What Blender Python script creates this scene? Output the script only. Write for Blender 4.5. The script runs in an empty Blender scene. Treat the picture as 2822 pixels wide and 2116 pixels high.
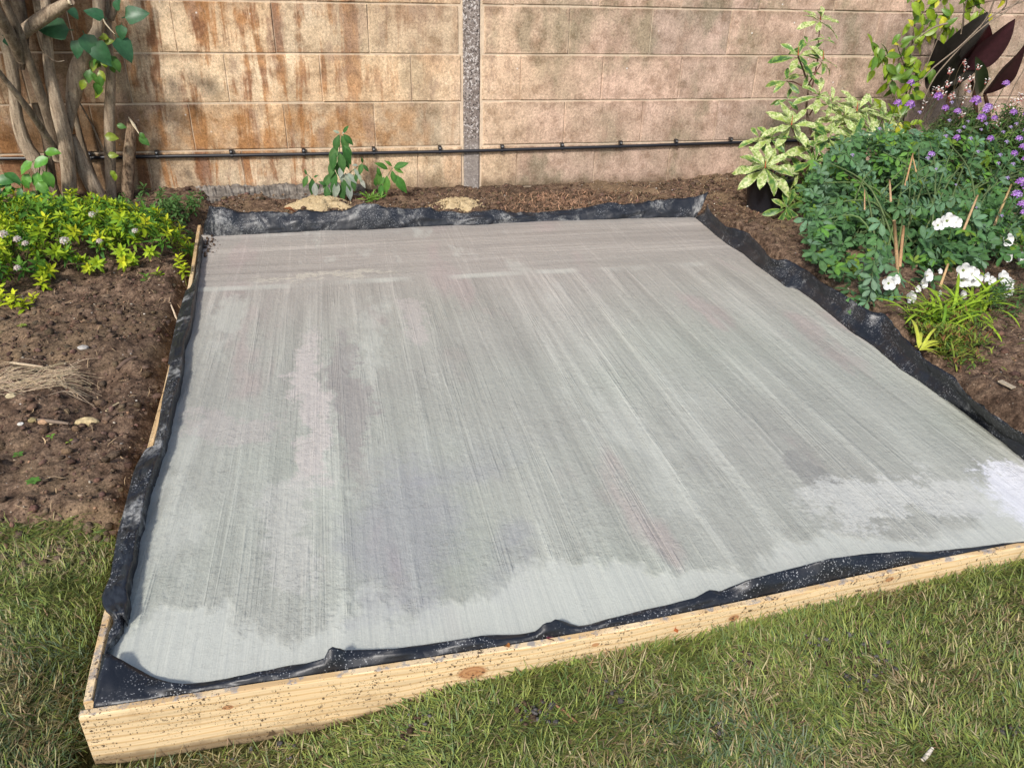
import bpy, math, random
import numpy as np
from mathutils import Vector, Matrix

random.seed(7)
rng = np.random.default_rng(11)
scene = bpy.context.scene
COL = scene.collection

# ------------------------------------------------------------------ camera, world, sun, exposure
S = 2822 / 2212.0
FPX = 2119.0
CX, CY = 1411.0, 1058.0
CAM_H = 1.1127
v_dn = np.array([-110, 3890, 2119.0]); v_dn /= np.linalg.norm(v_dn)
v_rt = np.array([10490, -860, 2119.0]); v_rt -= v_dn * np.dot(v_dn, v_rt); v_rt /= np.linalg.norm(v_rt)
v_fw = np.cross(v_rt, v_dn)
if v_fw[2] < 0: v_fw = -v_fw
RW = np.array([v_rt, v_fw, -v_dn])

cam_d = bpy.data.cameras.new('camera')
cam = bpy.data.objects.new('camera', cam_d)
COL.objects.link(cam)
M3 = RW @ np.diag([1, -1, -1])
mw = Matrix([list(M3[i]) + [0] for i in range(3)] + [[0, 0, 0, 1]])
mw.translation = Vector((0, 0, CAM_H))
cam.matrix_world = mw
cam_d.sensor_width = 36
cam_d.lens = FPX / 2822 * 36
cam_d.clip_start = 0.02
cam_d.clip_end = 300
scene.camera = cam

world = bpy.data.worlds.new('World'); scene.world = world; world.use_nodes = True
wn = world.node_tree; wn.nodes.clear()
sky = wn.nodes.new('ShaderNodeTexSky'); sky.sky_type = 'NISHITA'; sky.sun_disc = False
SUN_T = Vector((0.42, 0.62, -0.66)).normalized()      # direction the light travels
sky.sun_elevation = math.asin(-SUN_T.z)
sky.sun_rotation = math.atan2(-SUN_T.x, -SUN_T.y)
sky.air_density = 1.0; sky.dust_density = 2.5; sky.ozone_density = 1.0
bg = wn.nodes.new('ShaderNodeBackground'); bg.inputs['Strength'].default_value = 0.15
wo = wn.nodes.new('ShaderNodeOutputWorld')
wn.links.new(sky.outputs[0], bg.inputs[0]); wn.links.new(bg.outputs[0], wo.inputs[0])
sun_d = bpy.data.lights.new('sun', 'SUN'); sun_d.energy = 3.0; sun_d.angle = math.radians(6)
sun_d.color = (1.0, 0.965, 0.91)
sun = bpy.data.objects.new('sun', sun_d); COL.objects.link(sun)
sun.rotation_euler = SUN_T.to_track_quat('-Z', 'Y').to_euler()
sun.location = (-3, -3, 6)
scene.render.engine = 'CYCLES'
scene.view_settings.view_transform = 'Standard'
scene.view_settings.look = 'None'
scene.view_settings.gamma = 1
scene.view_settings.use_curve_mapping = False
scene.view_settings.exposure = 0.38

# ------------------------------------------------------------------ surveying helpers (photo pixel -> point in the place)
def ray(x, y): return RW @ np.array([(x * S - CX) / FPX, (y * S - CY) / FPX, 1.0])
def G(x, y, z):
    r = ray(x, y); return r * ((z - CAM_H) / r[2]) + np.array([0, 0, CAM_H])
def Yp(x, y, Y):
    r = ray(x, y); return r * (Y / r[1]) + np.array([0, 0, CAM_H])
def project(p):
    c = RW.T @ (np.asarray(p) - np.array([0, 0, CAM_H]))
    return (c[0] / c[2] * FPX + CX) / S, (c[1] / c[2] * FPX + CY) / S
def Z(ox, oy, s): return lambda x, y: ((ox + x / s) / S, (oy + y / s) / S)

# ------------------------------------------------------------------ object helpers
def props(o, label=None, cat=None, group=None, kind=None):
    if label: o['label'] = label
    if cat: o['category'] = cat
    if group: o['group'] = group
    if kind: o['kind'] = kind
    return o
def thing(name, loc, label, cat, group=None):
    o = bpy.data.objects.new(name, None); COL.objects.link(o); o.location = loc
    o.empty_display_size = 0.05
    return props(o, label, cat, group)
def link(name, me, parent=None, mat=None, matrix=None):
    o = bpy.data.objects.new(name, me); COL.objects.link(o)
    if mat is not None and len(me.materials) == 0: me.materials.append(mat)
    if parent is not None:
        o.parent = parent
        o.matrix_parent_inverse = Matrix.Translation(-Vector(parent.location))
    if matrix is not None: o.matrix_basis = matrix
    return o

class T:      # a little mesh template: vertices, faces, colour per vertex
    def __init__(s, v=None, f=None, c=None):
        s.v = np.zeros((0, 3)) if v is None else np.asarray(v, float)
        s.f = [] if f is None else [tuple(q) for q in f]
        s.c = np.zeros((0, 3)) if c is None else np.asarray(c, float)
    def add(s, t, M=None):
        n = len(s.v); v = t.v
        if M is not None:
            A = np.array(M); v = v @ A[:3, :3].T + A[:3, 3]
        s.v = np.vstack([s.v, v]); s.c = np.vstack([s.c, t.c])
        s.f += [tuple(i + n for i in q) for q in t.f]
        return s
def join(ts):          # fast merge of (template, matrix) pairs
    V, C, F, n = [], [], [], 0
    for t, M in ts:
        v = t.v
        if M is not None:
            A = np.array(M); v = v @ A[:3, :3].T + A[:3, 3]
        V.append(v); C.append(t.c)
        F += [tuple(i + n for i in q) for q in t.f]; n += len(v)
    return T(np.vstack(V), F, np.vstack(C))
def mesh(name, t, mat=None, smooth=True):
    me = bpy.data.meshes.new(name)
    me.from_pydata(t.v.tolist(), [], t.f)
    if len(t.c) == len(t.v) and len(t.c):
        a = me.color_attributes.new('tint', 'FLOAT_COLOR', 'POINT')
        a.data.foreach_set('color', np.hstack([t.c, np.ones((len(t.c), 1))]).astype(np.float32).ravel())
    if smooth: me.polygons.foreach_set('use_smooth', [True] * len(me.polygons))
    if mat: me.materials.append(mat)
    me.update()
    return me
def raw_mesh(name, V, F, C=None, mat=None, smooth=False):   # numpy tri/quad arrays
    me = bpy.data.meshes.new(name)
    k = F.shape[1]
    me.vertices.add(len(V)); me.vertices.foreach_set('co', V.astype(np.float32).ravel())
    me.loops.add(F.size); me.loops.foreach_set('vertex_index', F.astype(np.int32).ravel())
    me.polygons.add(len(F)); me.polygons.foreach_set('loop_start', (np.arange(len(F)) * k).astype(np.int32))
    me.polygons.foreach_set('loop_total', np.full(len(F), k, np.int32))
    if smooth: me.polygons.foreach_set('use_smooth', np.ones(len(F), bool))
    me.update(calc_edges=True)
    if C is not None:
        a = me.color_attributes.new('tint', 'FLOAT_COLOR', 'POINT')
        a.data.foreach_set('color', np.hstack([C, np.ones((len(C), 1))]).astype(np.float32).ravel())
    if mat: me.materials.append(mat)
    return me

_lat = rng.random((256, 256))
def vnoise(x, y):
    x = np.asarray(x, float); y = np.asarray(y, float)
    xi = np.floor(x).astype(int); yi = np.floor(y).astype(int); fx = x - xi; fy = y - yi
    fx = fx * fx * (3 - 2 * fx); fy = fy * fy * (3 - 2 * fy)
    a = _lat[xi % 256, yi % 256]; b = _lat[(xi + 1) % 256, yi % 256]
    c = _lat[xi % 256, (yi + 1) % 256]; d = _lat[(xi + 1) % 256, (yi + 1) % 256]
    return (a * (1 - fx) + b * fx) * (1 - fy) + (c * (1 - fx) + d * fx) * fy
def fbm(x, y, o=4):
    s = 0; a = 0.5; f = 1.0
    for i in range(o):
        s = s + a * vnoise(x * f + 17.3 * i, y * f + 9.1 * i); a *= 0.5; f *= 2.03
    return s / (1 - 0.5 ** o)
def sstep(a, b, x):
    t = np.clip((np.asarray(x, float) - a) / (b - a), 0, 1); return t * t * (3 - 2 * t)

# ------------------------------------------------------------------ material helpers
def new_mat(name):
    m = bpy.data.materials.new(name); m.use_nodes = True
    nt = m.node_tree; nt.nodes.clear()
    out = nt.nodes.new('ShaderNodeOutputMaterial')
    p = nt.nodes.new('ShaderNodeBsdfPrincipled'); nt.links.new(p.outputs[0], out.inputs[0])
    return m, nt, p, out
class N:
    def __init__(s, nt): s.nt = nt
    def pos(s): return s.nt.nodes.new('ShaderNodeNewGeometry').outputs['Position']
    def obj(s): return s.nt.nodes.new('ShaderNodeTexCoord').outputs['Object']
    def mapv(s, v, sc=(1, 1, 1), loc=(0, 0, 0), rot=(0, 0, 0)):
        n = s.nt.nodes.new('ShaderNodeMapping'); s.nt.links.new(v, n.inputs[0])
        n.inputs['Scale'].default_value = sc; n.inputs['Location'].default_value = loc; n.inputs['Rotation'].default_value = rot
        return n.outputs[0]
    def noise(s, v, scale, detail=4, rough=0.55, dist=0, col=False):
        n = s.nt.nodes.new('ShaderNodeTexNoise'); s.nt.links.new(v, n.inputs['Vector'])
        n.inputs['Scale'].default_value = scale; n.inputs['Detail'].default_value = detail
        n.inputs['Roughness'].default_value = rough; n.inputs['Distortion'].default_value = dist
        return n.outputs['Color' if col else 'Fac']
    def voro(s, v, scale, feat='F1', out='Distance', rand=1):
        n = s.nt.nodes.new('ShaderNodeTexVoronoi'); s.nt.links.new(v, n.inputs['Vector'])
        n.feature = feat; n.inputs['Scale'].default_value = scale; n.inputs['Randomness'].default_value = rand
        return n.outputs[out]
    def ramp(s, f, stops, interp='LINEAR'):
        n = s.nt.nodes.new('ShaderNodeValToRGB'); s.nt.links.new(f, n.inputs[0]); cr = n.color_ramp
        cr.interpolation = interp
        while len(cr.elements) < len(stops): cr.elements.new(0.5)
        for e, (p, c) in zip(cr.elements, stops):
            e.position = p
            e.color = (c, c, c, 1) if not hasattr(c, '__len__') else (*c, 1)
        return n.outputs[0]
    def mix(s, f, a, b, mode='MIX'):
        n = s.nt.nodes.new('ShaderNodeMix'); n.data_type = 'RGBA'; n.blend_type = mode
        for k, x in ((0, f), (6, a), (7, b)):
            if hasattr(x, 'links') or isinstance(x, bpy.types.NodeSocket): s.nt.links.new(x, n.inputs[k])
            elif k == 0: n.inputs[0].default_value = x
            else: n.inputs[k].default_value = (*x, 1)
        return n.outputs[2]
    def math(s, op, a, b=0.0, c=0.0, clamp=False):
        n = s.nt.nodes.new('ShaderNodeMath'); n.operation = op; n.use_clamp = clamp
        for k, x in enumerate((a, b, c)):
            if isinstance(x, bpy.types.NodeSocket): s.nt.links.new(x, n.inputs[k])
            else: n.inputs[k].default_value = x
        return n.outputs[0]
    def rng(s, v, a, b, c=0, d=1):
        n = s.nt.nodes.new('ShaderNodeMapRange'); n.interpolation_type = 'SMOOTHSTEP'
        s.nt.links.new(v, n.inputs[0])
        for k, x in enumerate((a, b, c, d)): n.inputs[k + 1].default_value = x
        return n.outputs[0]
    def xyz(s, v):
        n = s.nt.nodes.new('ShaderNodeSeparateXYZ'); s.nt.links.new(v, n.inputs[0]); return n.outputs
    def bump(s, h, strength, dist, prev=None):
        n = s.nt.nodes.new('ShaderNodeBump'); s.nt.links.new(h, n.inputs['Height'])
        n.inputs['Strength'].default_value = strength; n.inputs['Distance'].default_value = dist
        if prev is not None: s.nt.links.new(prev, n.inputs['Normal'])
        return n.outputs[0]
    def rand(s): return s.nt.nodes.new('ShaderNodeObjectInfo').outputs['Random']
    def attr(s, nm='tint'):
        n = s.nt.nodes.new('ShaderNodeAttribute'); n.attribute_name = nm; return n.outputs['Color']

def leaf_mat(name, rough=0.45, transl=0.3, spec=0.4, mottle=None, fine=60):
    m, nt, p, out = new_mat(name); n = N(nt)
    c = n.attr()
    f = n.noise(n.obj(), fine, 3)
    c = n.mix(1.0, c, n.ramp(f, [(0.3, 0.78), (0.7, 1.18)]), 'MULTIPLY')
    if mottle:
        f2 = n.noise(n.obj(), mottle[0], 4, 0.7, 0.6)
        c = n.mix(n.rng(f2, mottle[2], mottle[2] + 0.08), c, mottle[1])
    nt.links.new(c, p.inputs['Base Color'])
    p.inputs['Roughness'].default_value = rough
    p.inputs['Specular IOR Level'].default_value = spec
    t = nt.nodes.new('ShaderNodeBsdfTranslucent'); nt.links.new(c, t.inputs[0])
    ms = nt.nodes.new('ShaderNodeMixShader'); ms.inputs[0].default_value = transl
    nt.links.new(p.outputs[0], ms.inputs[1]); nt.links.new(t.outputs[0], ms.inputs[2]); nt.links.new(ms.outputs[0], out.inputs[0])
    return m
def tint_mat(name, rough=0.8, bump=0.0, bscale=200, var=0.25, spec=0.3):
    m, nt, p, out = new_mat(name); n = N(nt)
    f = n.noise(n.pos(), bscale, 4)
    c = n.mix(1.0, n.attr(), n.ramp(f, [(0.3, 1 - var), (0.7, 1 + var)]), 'MULTIPLY')
    nt.links.new(c, p.inputs['Base Color']); p.inputs['Roughness'].default_value = rough
    p.inputs['Specular IOR Level'].default_value = spec
    if bump: nt.links.new(n.bump(f, bump, 0.003), p.inputs['Normal'])
    return m

# ================================================================== MATERIALS
# wall: weathered reconstituted stone blocks with rust and dark stains, and shade painted at far left
def wall_material(name, mortar=False):
    m, nt, p, out = new_mat(name); n = N(nt)
    P = n.pos(); x, y, z = n.xyz(P)
    big = n.noise(P, 2.6, 5, .6)
    base = n.ramp(big, [(0.3, (0.44, 0.305, 0.19)), (0.5, (0.60, 0.45, 0.295)), (0.7, (0.72, 0.575, 0.405))])
    # cooler, duller bays towards the right
    xr = n.rng(x, 0.1, 1.6)
    base = n.mix(xr, base, n.ramp(n.noise(P, 3.1, 4), [(0.3, (0.30, 0.24, 0.175)), (0.48, (0.43, 0.318, 0.245)), (0.66, (0.54, 0.39, 0.31))]))
    # olive-grey algae film in vertical bands on individual blocks
    al = n.noise(n.mapv(P, (3.2, 1, 1.9)), 1.0, 5, 0.62)
    base = n.mix(n.math('MULTIPLY', n.rng(al, 0.50, 0.62), n.rng(x, -0.2, 1.2, 0.25, 0.75)), base, (0.255, 0.215, 0.145))
    # each block its own shade
    if not mortar:
        r = n.rand()
        base = n.mix(1.0, base, n.ramp(r, [(0, (0.86, 0.87, 0.88)), (0.5, (1.0, 0.98, 0.96)), (1, (1.1, 1.07, 1.03))]), 'MULTIPLY')
    # rust runs, strongest left of the post
    st = n.noise(n.mapv(P, (13, 1, 1.3)), 1.0, 6, 0.7, 0.35)
    blot = n.noise(P, 5.5, 5, 0.6)
    lm = n.rng(x, 1.1, -0.45)
    rust = n.math('MULTIPLY', n.rng(n.math('ADD', n.math('MULTIPLY', st, 0.72), n.math('MULTIPLY', blot, 0.40)), 0.535, 0.635), lm)
    base = n.mix(n.math('MULTIPLY', rust, 0.85), base, n.mix(n.rng(n.noise(P, 9, 3), .4, .6), (0.20, 0.075, 0.03), (0.36, 0.165, 0.06)))
    low = n.math('MULTIPLY', n.rng(z, 0.52, 0.40), n.rng(z, 0.235, 0.27))
    lr = n.math('MULTIPLY', n.math('MULTIPLY', low, n.rng(x, 0.75, 0.2)), n.rng(n.noise(P, 7, 5, 0.65), 0.34, 0.62))
    base = n.mix(n.math('MULTIPLY', lr, 0.72), base, (0.33, 0.165, 0.062))
    # crown shade over the far left bay, painted into the colour
    dk = n.math('MULTIPLY', n.rng(x, -0.7, -1.15), n.rng(n.noise(P, 3, 4), 0.25, 0.6))
    base = n.mix(n.math('MULTIPLY', dk, 0.8), base, (0.10, 0.052, 0.022))
    # drip dirt just under each bed joint (the joints sit at z = 0.037 + k*0.2246)
    ph = n.math('FRACT', n.math('DIVIDE', n.math('SUBTRACT', z, 0.034), 0.2246))
    dj = n.math('MULTIPLY', n.rng(ph, 0.80, 1.0), n.rng(n.noise(n.mapv(P, (9, 1, 2)), 1.0, 4), 0.42, 0.6))
    base = n.mix(n.math('MULTIPLY', dj, 0.5), base, (0.17, 0.105, 0.065))
    # soil splash at the foot
    ft = n.math('MULTIPLY', n.rng(n.math('ADD', z, n.math('MULTIPLY', n.noise(P, 12, 4), 0.12)), 0.17, 0.09), 0.75)
    base = n.mix(ft, base, (0.12, 0.085, 0.05))
    base = n.mix(1.0, base, n.ramp(n.noise(P, 15, 7, 0.7), [(0.34, (.66, .62, .58)), (0.5, 1.0), (0.66, 1.18)]), 'MULTIPLY')
    base = n.mix(n.math('MULTIPLY', n.rng(n.noise(n.mapv(P, (8, 1, 3)), 1.0, 6, .7), .53, .62), .45), base, (.30, .20, .145))
    # fine sandy grain, pits and light flecks
    g1 = n.noise(P, 90, 5, 0.7); g2 = n.noise(n.mapv(P, (1.6, 1, 0.6)), 230, 3, 0.6)
    base = n.mix(1.0, base, n.ramp(g1, [(0.32, 0.68), (0.5, 1.0), (0.68, 1.25)]), 'MULTIPLY')
    base = n.mix(1.0, base, n.ramp(g2, [(0.32, 0.74), (0.65, 1.16)]), 'MULTIPLY')
    pit = n.rng(n.voro(n.mapv(P, (1, 1, 1)), 60), 0.16, 0.08)
    base = n.mix(n.math('MULTIPLY', pit, 0.45), base, (0.09, 0.065, 0.045))
    wv = n.voro(P, 17)
    wf = n.math('MULTIPLY', n.rng(wv, 0.085, 0.055), n.rng(n.noise(P, 3.5, 2), 0.56, 0.64))
    base = n.mix(n.math('MULTIPLY', wf, n.rng(z, 0.3, 0.6, 0.35, 0.9)), base, (0.72, 0.70, 0.66))
    if mortar: base = n.mix(0.6, base, (0.62, 0.51, 0.38))
    nt.links.new(base, p.inputs['Base Color']); p.inputs['Roughness'].default_value = 0.92
    p.inputs['Specular IOR Level'].default_value = 0.15
    b = n.bump(g1, 0.9, 0.003); b = n.bump(blot, 0.5, 0.006, b); b = n.bump(g2, 0.6, 0.0015, b)
    nt.links.new(b, p.inputs['Normal'])
    return m
M_block = wall_material('stone_block'); M_mortar = wall_material('mortar', True)

def simple_mat(name, stops, scale, rough=0.8, bump=0.4, bd=0.003, detail=6, spec=0.3, mapping=(1, 1, 1), extra=None):
    m, nt, p, out = new_mat(name); n = N(nt)
    f = n.noise(n.mapv(n.pos(), mapping), scale, detail, 0.65)
    c = n.ramp(f, stops)
    if extra: c = extra(n, c)
    nt.links.new(c, p.inputs['Base Color']); p.inputs['Roughness'].default_value = rough
    p.inputs['Specular IOR Level'].default_value = spec
    if bump: nt.links.new(n.bump(f, bump, bd), p.inputs['Normal'])
    return m
def post_extra(n, c):
    P = n.pos(); z = n.xyz(P)[2]
    v = n.noise(P, 85, 4, 0.75)
    c = n.mix(n.rng(v, 0.53, 0.58), c, (0.045, 0.036, 0.034))
    c = n.mix(n.rng(n.noise(n.mapv(P, (1, 1, 1), (5, 2, 1)), 75, 4, 0.75), 0.55, 0.60), c, (0.52, 0.48, 0.45))
    return n.mix(n.math('MULTIPLY', n.rng(z, 0.35, 0.2), 0.6), c, (0.26, 0.23, 0.205))
M_post = simple_mat('post_concrete', [(0.3, (0.12, 0.095, 0.08)), (0.5, (0.20, 0.165, 0.145)), (0.7, (0.31, 0.27, 0.24))], 32, 0.9, 0.8, 0.003, extra=post_extra)
M_footing = simple_mat('footing_concrete', [(0.3, (0.06, 0.052, 0.045)), (0.5, (0.15, 0.13, 0.11)), (0.75, (0.33, 0.30, 0.26))], 25, 0.9, 0.9, 0.01, mapping=(0.5, 1, 1.6))

def soil_extra(n, c):
    P = n.pos()
    c = n.mix(n.math('MULTIPLY', n.rng(n.noise(P, 2.6, 5, 0.65), 0.48, 0.62), .7), c, (0.165, 0.115, 0.068))
    c = n.mix(n.math('MULTIPLY', n.rng(n.noise(P, 0.9, 3), 0.5, 0.35), 0.5), c, (0.040, 0.026, 0.018))
    c = n.mix(1.0, c, n.ramp(n.noise(P, 160, 4, 0.7), [(0.32, 0.42), (0.68, 1.75)]), 'MULTIPLY')
    sp = n.rng(n.voro(P, 75), 0.16, 0.10)
    sp = n.math('MULTIPLY', sp, n.rng(n.noise(P, 14, 2), 0.56, 0.62))
    return n.mix(sp, c, (0.36, 0.29, 0.21))
M_soil = simple_mat('soil', [(0.32, (0.030, 0.019, 0.0125)), (0.48, (0.094, 0.060, 0.040)), (0.66, (0.195, 0.132, 0.088))], 30, 0.95, 1.0, 0.012, 8, 0.12, extra=soil_extra)
M_turf = simple_mat('turf_thatch', [(0.35, (0.02, 0.022, 0.008)), (0.5, (0.085, 0.09, 0.028)), (0.62, (0.20, 0.18, 0.075))], 130, 0.95, 1.0, 0.01, 6, 0.1)
M_ground = simple_mat('ground_earth', [(0.3, (0.05, 0.05, 0.02)), (0.7, (0.10, 0.09, 0.045))], 3, 0.95, 0.4)
M_clod = tint_mat('soil_crumb', 0.95, 1.0, 220, 0.45, 0.1)
M_stone = tint_mat('stone_surface', 0.8, 0.7, 120, 0.3, 0.3)
M_dry = tint_mat('dry_plant', 0.7, 0.0, 150, 0.2, 0.3)
M_grass = leaf_mat('grass_blade', 0.5, 0.25, 0.35)

def sand_extra(n, c):
    return n.mix(1.0, c, n.ramp(n.noise(n.pos(), 420, 3, 0.7), [(0.3, 0.62), (0.7, 1.28)]), 'MULTIPLY')
M_sand = simple_mat('sand', [(0.3, (0.36, 0.27, 0.15)), (0.55, (0.50, 0.39, 0.23)), (0.75, (0.60, 0.49, 0.31))], 70, 0.95, 1.0, 0.008, 6, 0.1, extra=sand_extra)

# fresh tamped and brushed concrete
def concrete():
    m, nt, p, out = new_mat('fresh_concrete'); n = N(nt)
    P = n.pos(); x, y, z = n.xyz(P)
    wob = n.noise(P, 1.3, 2)
    lon = n.mapv(P, (15, 0.55, 1), rot=(0, 0, 0.03))          # strokes drawn away from the wall
    lat = n.mapv(P, (0.5, 14, 1), rot=(0, 0, -0.02))           # strokes parallel to the wall
    band = n.rng(n.math('ADD', y, n.math('MULTIPLY', wob, 0.10)), 2.72, 2.80)
    s1 = n.noise(lon, 1.0, 5, 0.55, 0.15); s2 = n.noise(lat, 1.0, 5, 0.55, 0.1)
    lonf = n.mapv(P, (75, 2.2, 1)); latf = n.mapv(P, (2, 70, 1))
    f1 = n.noise(lonf, 1.0, 4, 0.6); f2 = n.noise(latf, 1.0, 4, 0.6)
    st = n.mix(band, s1, s2); fi = n.mix(band, f1, f2)
    big = n.noise(P, 1.15, 3, 0.5); mid = n.noise(P, 3.6, 4, 0.6, 0.4)
    c = n.ramp(big, [(0.35, (0.300, 0.298, 0.262)), (0.5, (0.328, 0.334, 0.290)), (0.65, (0.300, 0.318, 0.268))])
    c = n.mix(n.rng(y, 1.7, 3.0, 0, 0.8), c, (0.318, 0.280, 0.248))
    # pink-ish and blue-ish cement bloom
    c = n.mix(n.math('MULTIPLY', n.rng(n.noise(n.mapv(P, (4, 1.2, 1)), 1.0, 4), 0.56, 0.66), 0.6), c, (0.345, 0.285, 0.262))
    bl = n.math('MULTIPLY', n.rng(n.noise(n.mapv(P, (2.2, 2, 1), (3, 1, 0)), 1.0, 4), 0.55, 0.66), n.rng(y, 1.7, 1.2))
    c = n.mix(n.math('MULTIPLY', bl, 0.65), c, (0.255, 0.255, 0.275))
    # stroke tone
    c = n.mix(1.0, c, n.ramp(st, [(0.30, 0.84), (0.46, 0.98), (0.57, 1.02), (0.61, 1.15), (0.66, 1.22), (0.72, 1.12)]), 'MULTIPLY')
    c = n.mix(1.0, c, n.ramp(n.noise(n.mapv(P, (21, .4, 1)), 1.0, 3, .6, .2), [(0.555, 1.0), (0.585, 1.15), (0.60, 1.0), (0.66, 0.94), (.675, 1.1), (.70, 1)]), 'MULTIPLY')
    c = n.mix(1.0, c, n.ramp(fi, [(0.3, 0.91), (0.7, 1.08)]), 'MULTIPLY')
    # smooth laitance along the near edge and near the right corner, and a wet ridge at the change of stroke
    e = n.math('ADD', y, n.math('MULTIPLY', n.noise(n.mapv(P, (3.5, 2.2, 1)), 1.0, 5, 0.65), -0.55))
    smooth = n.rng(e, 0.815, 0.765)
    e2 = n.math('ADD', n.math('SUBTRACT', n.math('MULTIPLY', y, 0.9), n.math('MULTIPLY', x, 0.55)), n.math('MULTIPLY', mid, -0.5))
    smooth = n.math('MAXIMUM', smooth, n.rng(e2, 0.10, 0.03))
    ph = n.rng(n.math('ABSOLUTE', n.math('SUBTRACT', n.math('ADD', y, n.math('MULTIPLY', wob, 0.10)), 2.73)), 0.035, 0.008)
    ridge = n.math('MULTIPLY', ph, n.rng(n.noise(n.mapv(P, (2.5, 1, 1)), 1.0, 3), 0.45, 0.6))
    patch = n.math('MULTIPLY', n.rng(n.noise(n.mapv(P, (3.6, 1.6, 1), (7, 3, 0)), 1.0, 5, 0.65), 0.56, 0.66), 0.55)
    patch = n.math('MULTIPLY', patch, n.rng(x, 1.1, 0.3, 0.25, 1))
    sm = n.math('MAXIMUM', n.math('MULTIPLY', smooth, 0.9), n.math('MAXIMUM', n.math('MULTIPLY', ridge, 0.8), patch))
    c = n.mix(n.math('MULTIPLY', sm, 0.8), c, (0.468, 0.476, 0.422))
    # one-off marks: blue-grey damp patch near the front, a pale pinkish strip, a splash where mortar was floated
    wx = n.math('ADD', x, n.math('MULTIPLY', n.math('SUBTRACT', n.noise(P, 5, 7, .8), .5), .32)); wy = n.math('ADD', y, n.math('MULTIPLY', n.math('SUBTRACT', n.noise(n.mapv(P, (1, 1, 1), (4, 7, 0)), 4, 7, .8), .5), .75))
    def spot(cx, cy, rx, ry, soft=.5):
        d = n.math('SQRT', n.math('ADD', n.math('POWER', n.math('ABSOLUTE', n.math('DIVIDE', n.math('SUBTRACT', wx, cx), rx)), 2.0), n.math('POWER', n.math('ABSOLUTE', n.math('DIVIDE', n.math('SUBTRACT', wy, cy), ry)), 2.0)))
        return n.rng(d, 1.0 + soft * .3, 1.0 - soft * .5)
    c = n.mix(n.math('MULTIPLY', spot(.075, 1.26, .12, .24, 1.2), .55), c, (0.262, 0.258, 0.274))
    c = n.mix(n.math('MULTIPLY', spot(-.02, 1.85, .05, .42), .5), c, (0.235, 0.205, 0.2))
    c = n.mix(n.math('MULTIPLY', spot(-.125, 1.85, .045, .42), .65), c, (0.47, 0.42, 0.39))
    c = n.mix(n.math('MULTIPLY', spot(-.14, 1.32, .05, .20), .5), c, (0.44, 0.43, 0.39))
    c = n.mix(n.math('MULTIPLY', spot(-.33, 1.75, .13, .06), .4), c, (0.40, 0.35, 0.33))
    c = n.mix(n.math('MULTIPLY', spot(.20, 2.33, .045, .16), .5), c, (0.44, 0.39, 0.36))
    c = n.mix(n.math('MULTIPLY', spot(-.05, 2.76, .28, .035), .55), c, (0.50, 0.46, 0.37))
    c = n.mix(n.math('MULTIPLY', spot(1.02, 1.30, .06, .13), .5), c, (0.19, 0.185, 0.175))
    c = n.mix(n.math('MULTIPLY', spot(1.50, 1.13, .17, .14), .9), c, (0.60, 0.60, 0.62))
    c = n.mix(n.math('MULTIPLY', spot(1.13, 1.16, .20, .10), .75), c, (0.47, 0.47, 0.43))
    # small drag marks and pores
    por = n.noise(n.mapv(P, (0.7, 1.2, 1)), 120, 4, 0.7)
    drag = n.noise(n.mapv(P, (0.55, 1.0, 1)), 62, 3, 0.6)
    pw = n.noise(P, 6, 3)
    rough_area = n.math('SUBTRACT', 1.0, n.math('MULTIPLY', sm, 0.8))
    pores = n.math('MULTIPLY', n.math('MULTIPLY', n.math('ADD', n.rng(por, 0.50, 0.66), n.rng(drag, 0.58, 0.66)), n.rng(pw, 0.32, 0.6, .25, 1)), rough_area)
    c = n.mix(n.math('MULTIPLY', pores, 0.21), c, (0.185, 0.18, 0.16))
    gr = n.noise(P, 260, 3, 0.6)
    c = n.mix(1.0, c, n.ramp(gr, [(0.3, 0.93), (0.7, 1.06)]), 'MULTIPLY')
    nt.links.new(c, p.inputs['Base Color'])
    nt.links.new(n.rng(sm, 0, 1, 0.62, 0.42), p.inputs['Roughness'])
    p.inputs['Specular IOR Level'].default_value = 0.35
    rip = n.noise(n.mapv(P, (1.4, 1, 1)), 34, 4, 0.6)
    ln = n.noise(n.mapv(P, (21, .4, 1)), 1.0, 4, .65, .3); ln2 = n.noise(n.mapv(P, (.5, 26, 1)), 1.0, 4, .65, .3)
    rl = n.mix(band, n.ramp(ln, [(.52, 0), (.58, 1), (.62, .1), (.68, .9), (.73, 0)]), n.ramp(ln2, [(.50, 0), (.56, 1), (.60, .1), (.66, .9), (.70, 0)]))
    b = n.bump(n.math('MULTIPLY', n.math('MULTIPLY', rl, n.rng(sm, .45, .05)), n.rng(n.noise(P, 3, 4, .6), .35, .6)), .38, .0035); b = n.bump(st, 0.6, 0.012, b); b = n.bump(fi, 0.5, 0.0022, b)
    hh = n.math('MULTIPLY', rip, rough_area)
    b = n.bump(hh, 0.65, 0.005, b); b = n.bump(n.math('MULTIPLY', drag, rough_area), 0.42, 0.003, b)
    b = n.bump(n.math('MULTIPLY', pores, -1.0), 0.35, 0.002, b)
    nt.links.new(b, p.inputs['Normal'])
    return m
M_conc = concrete()

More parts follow.
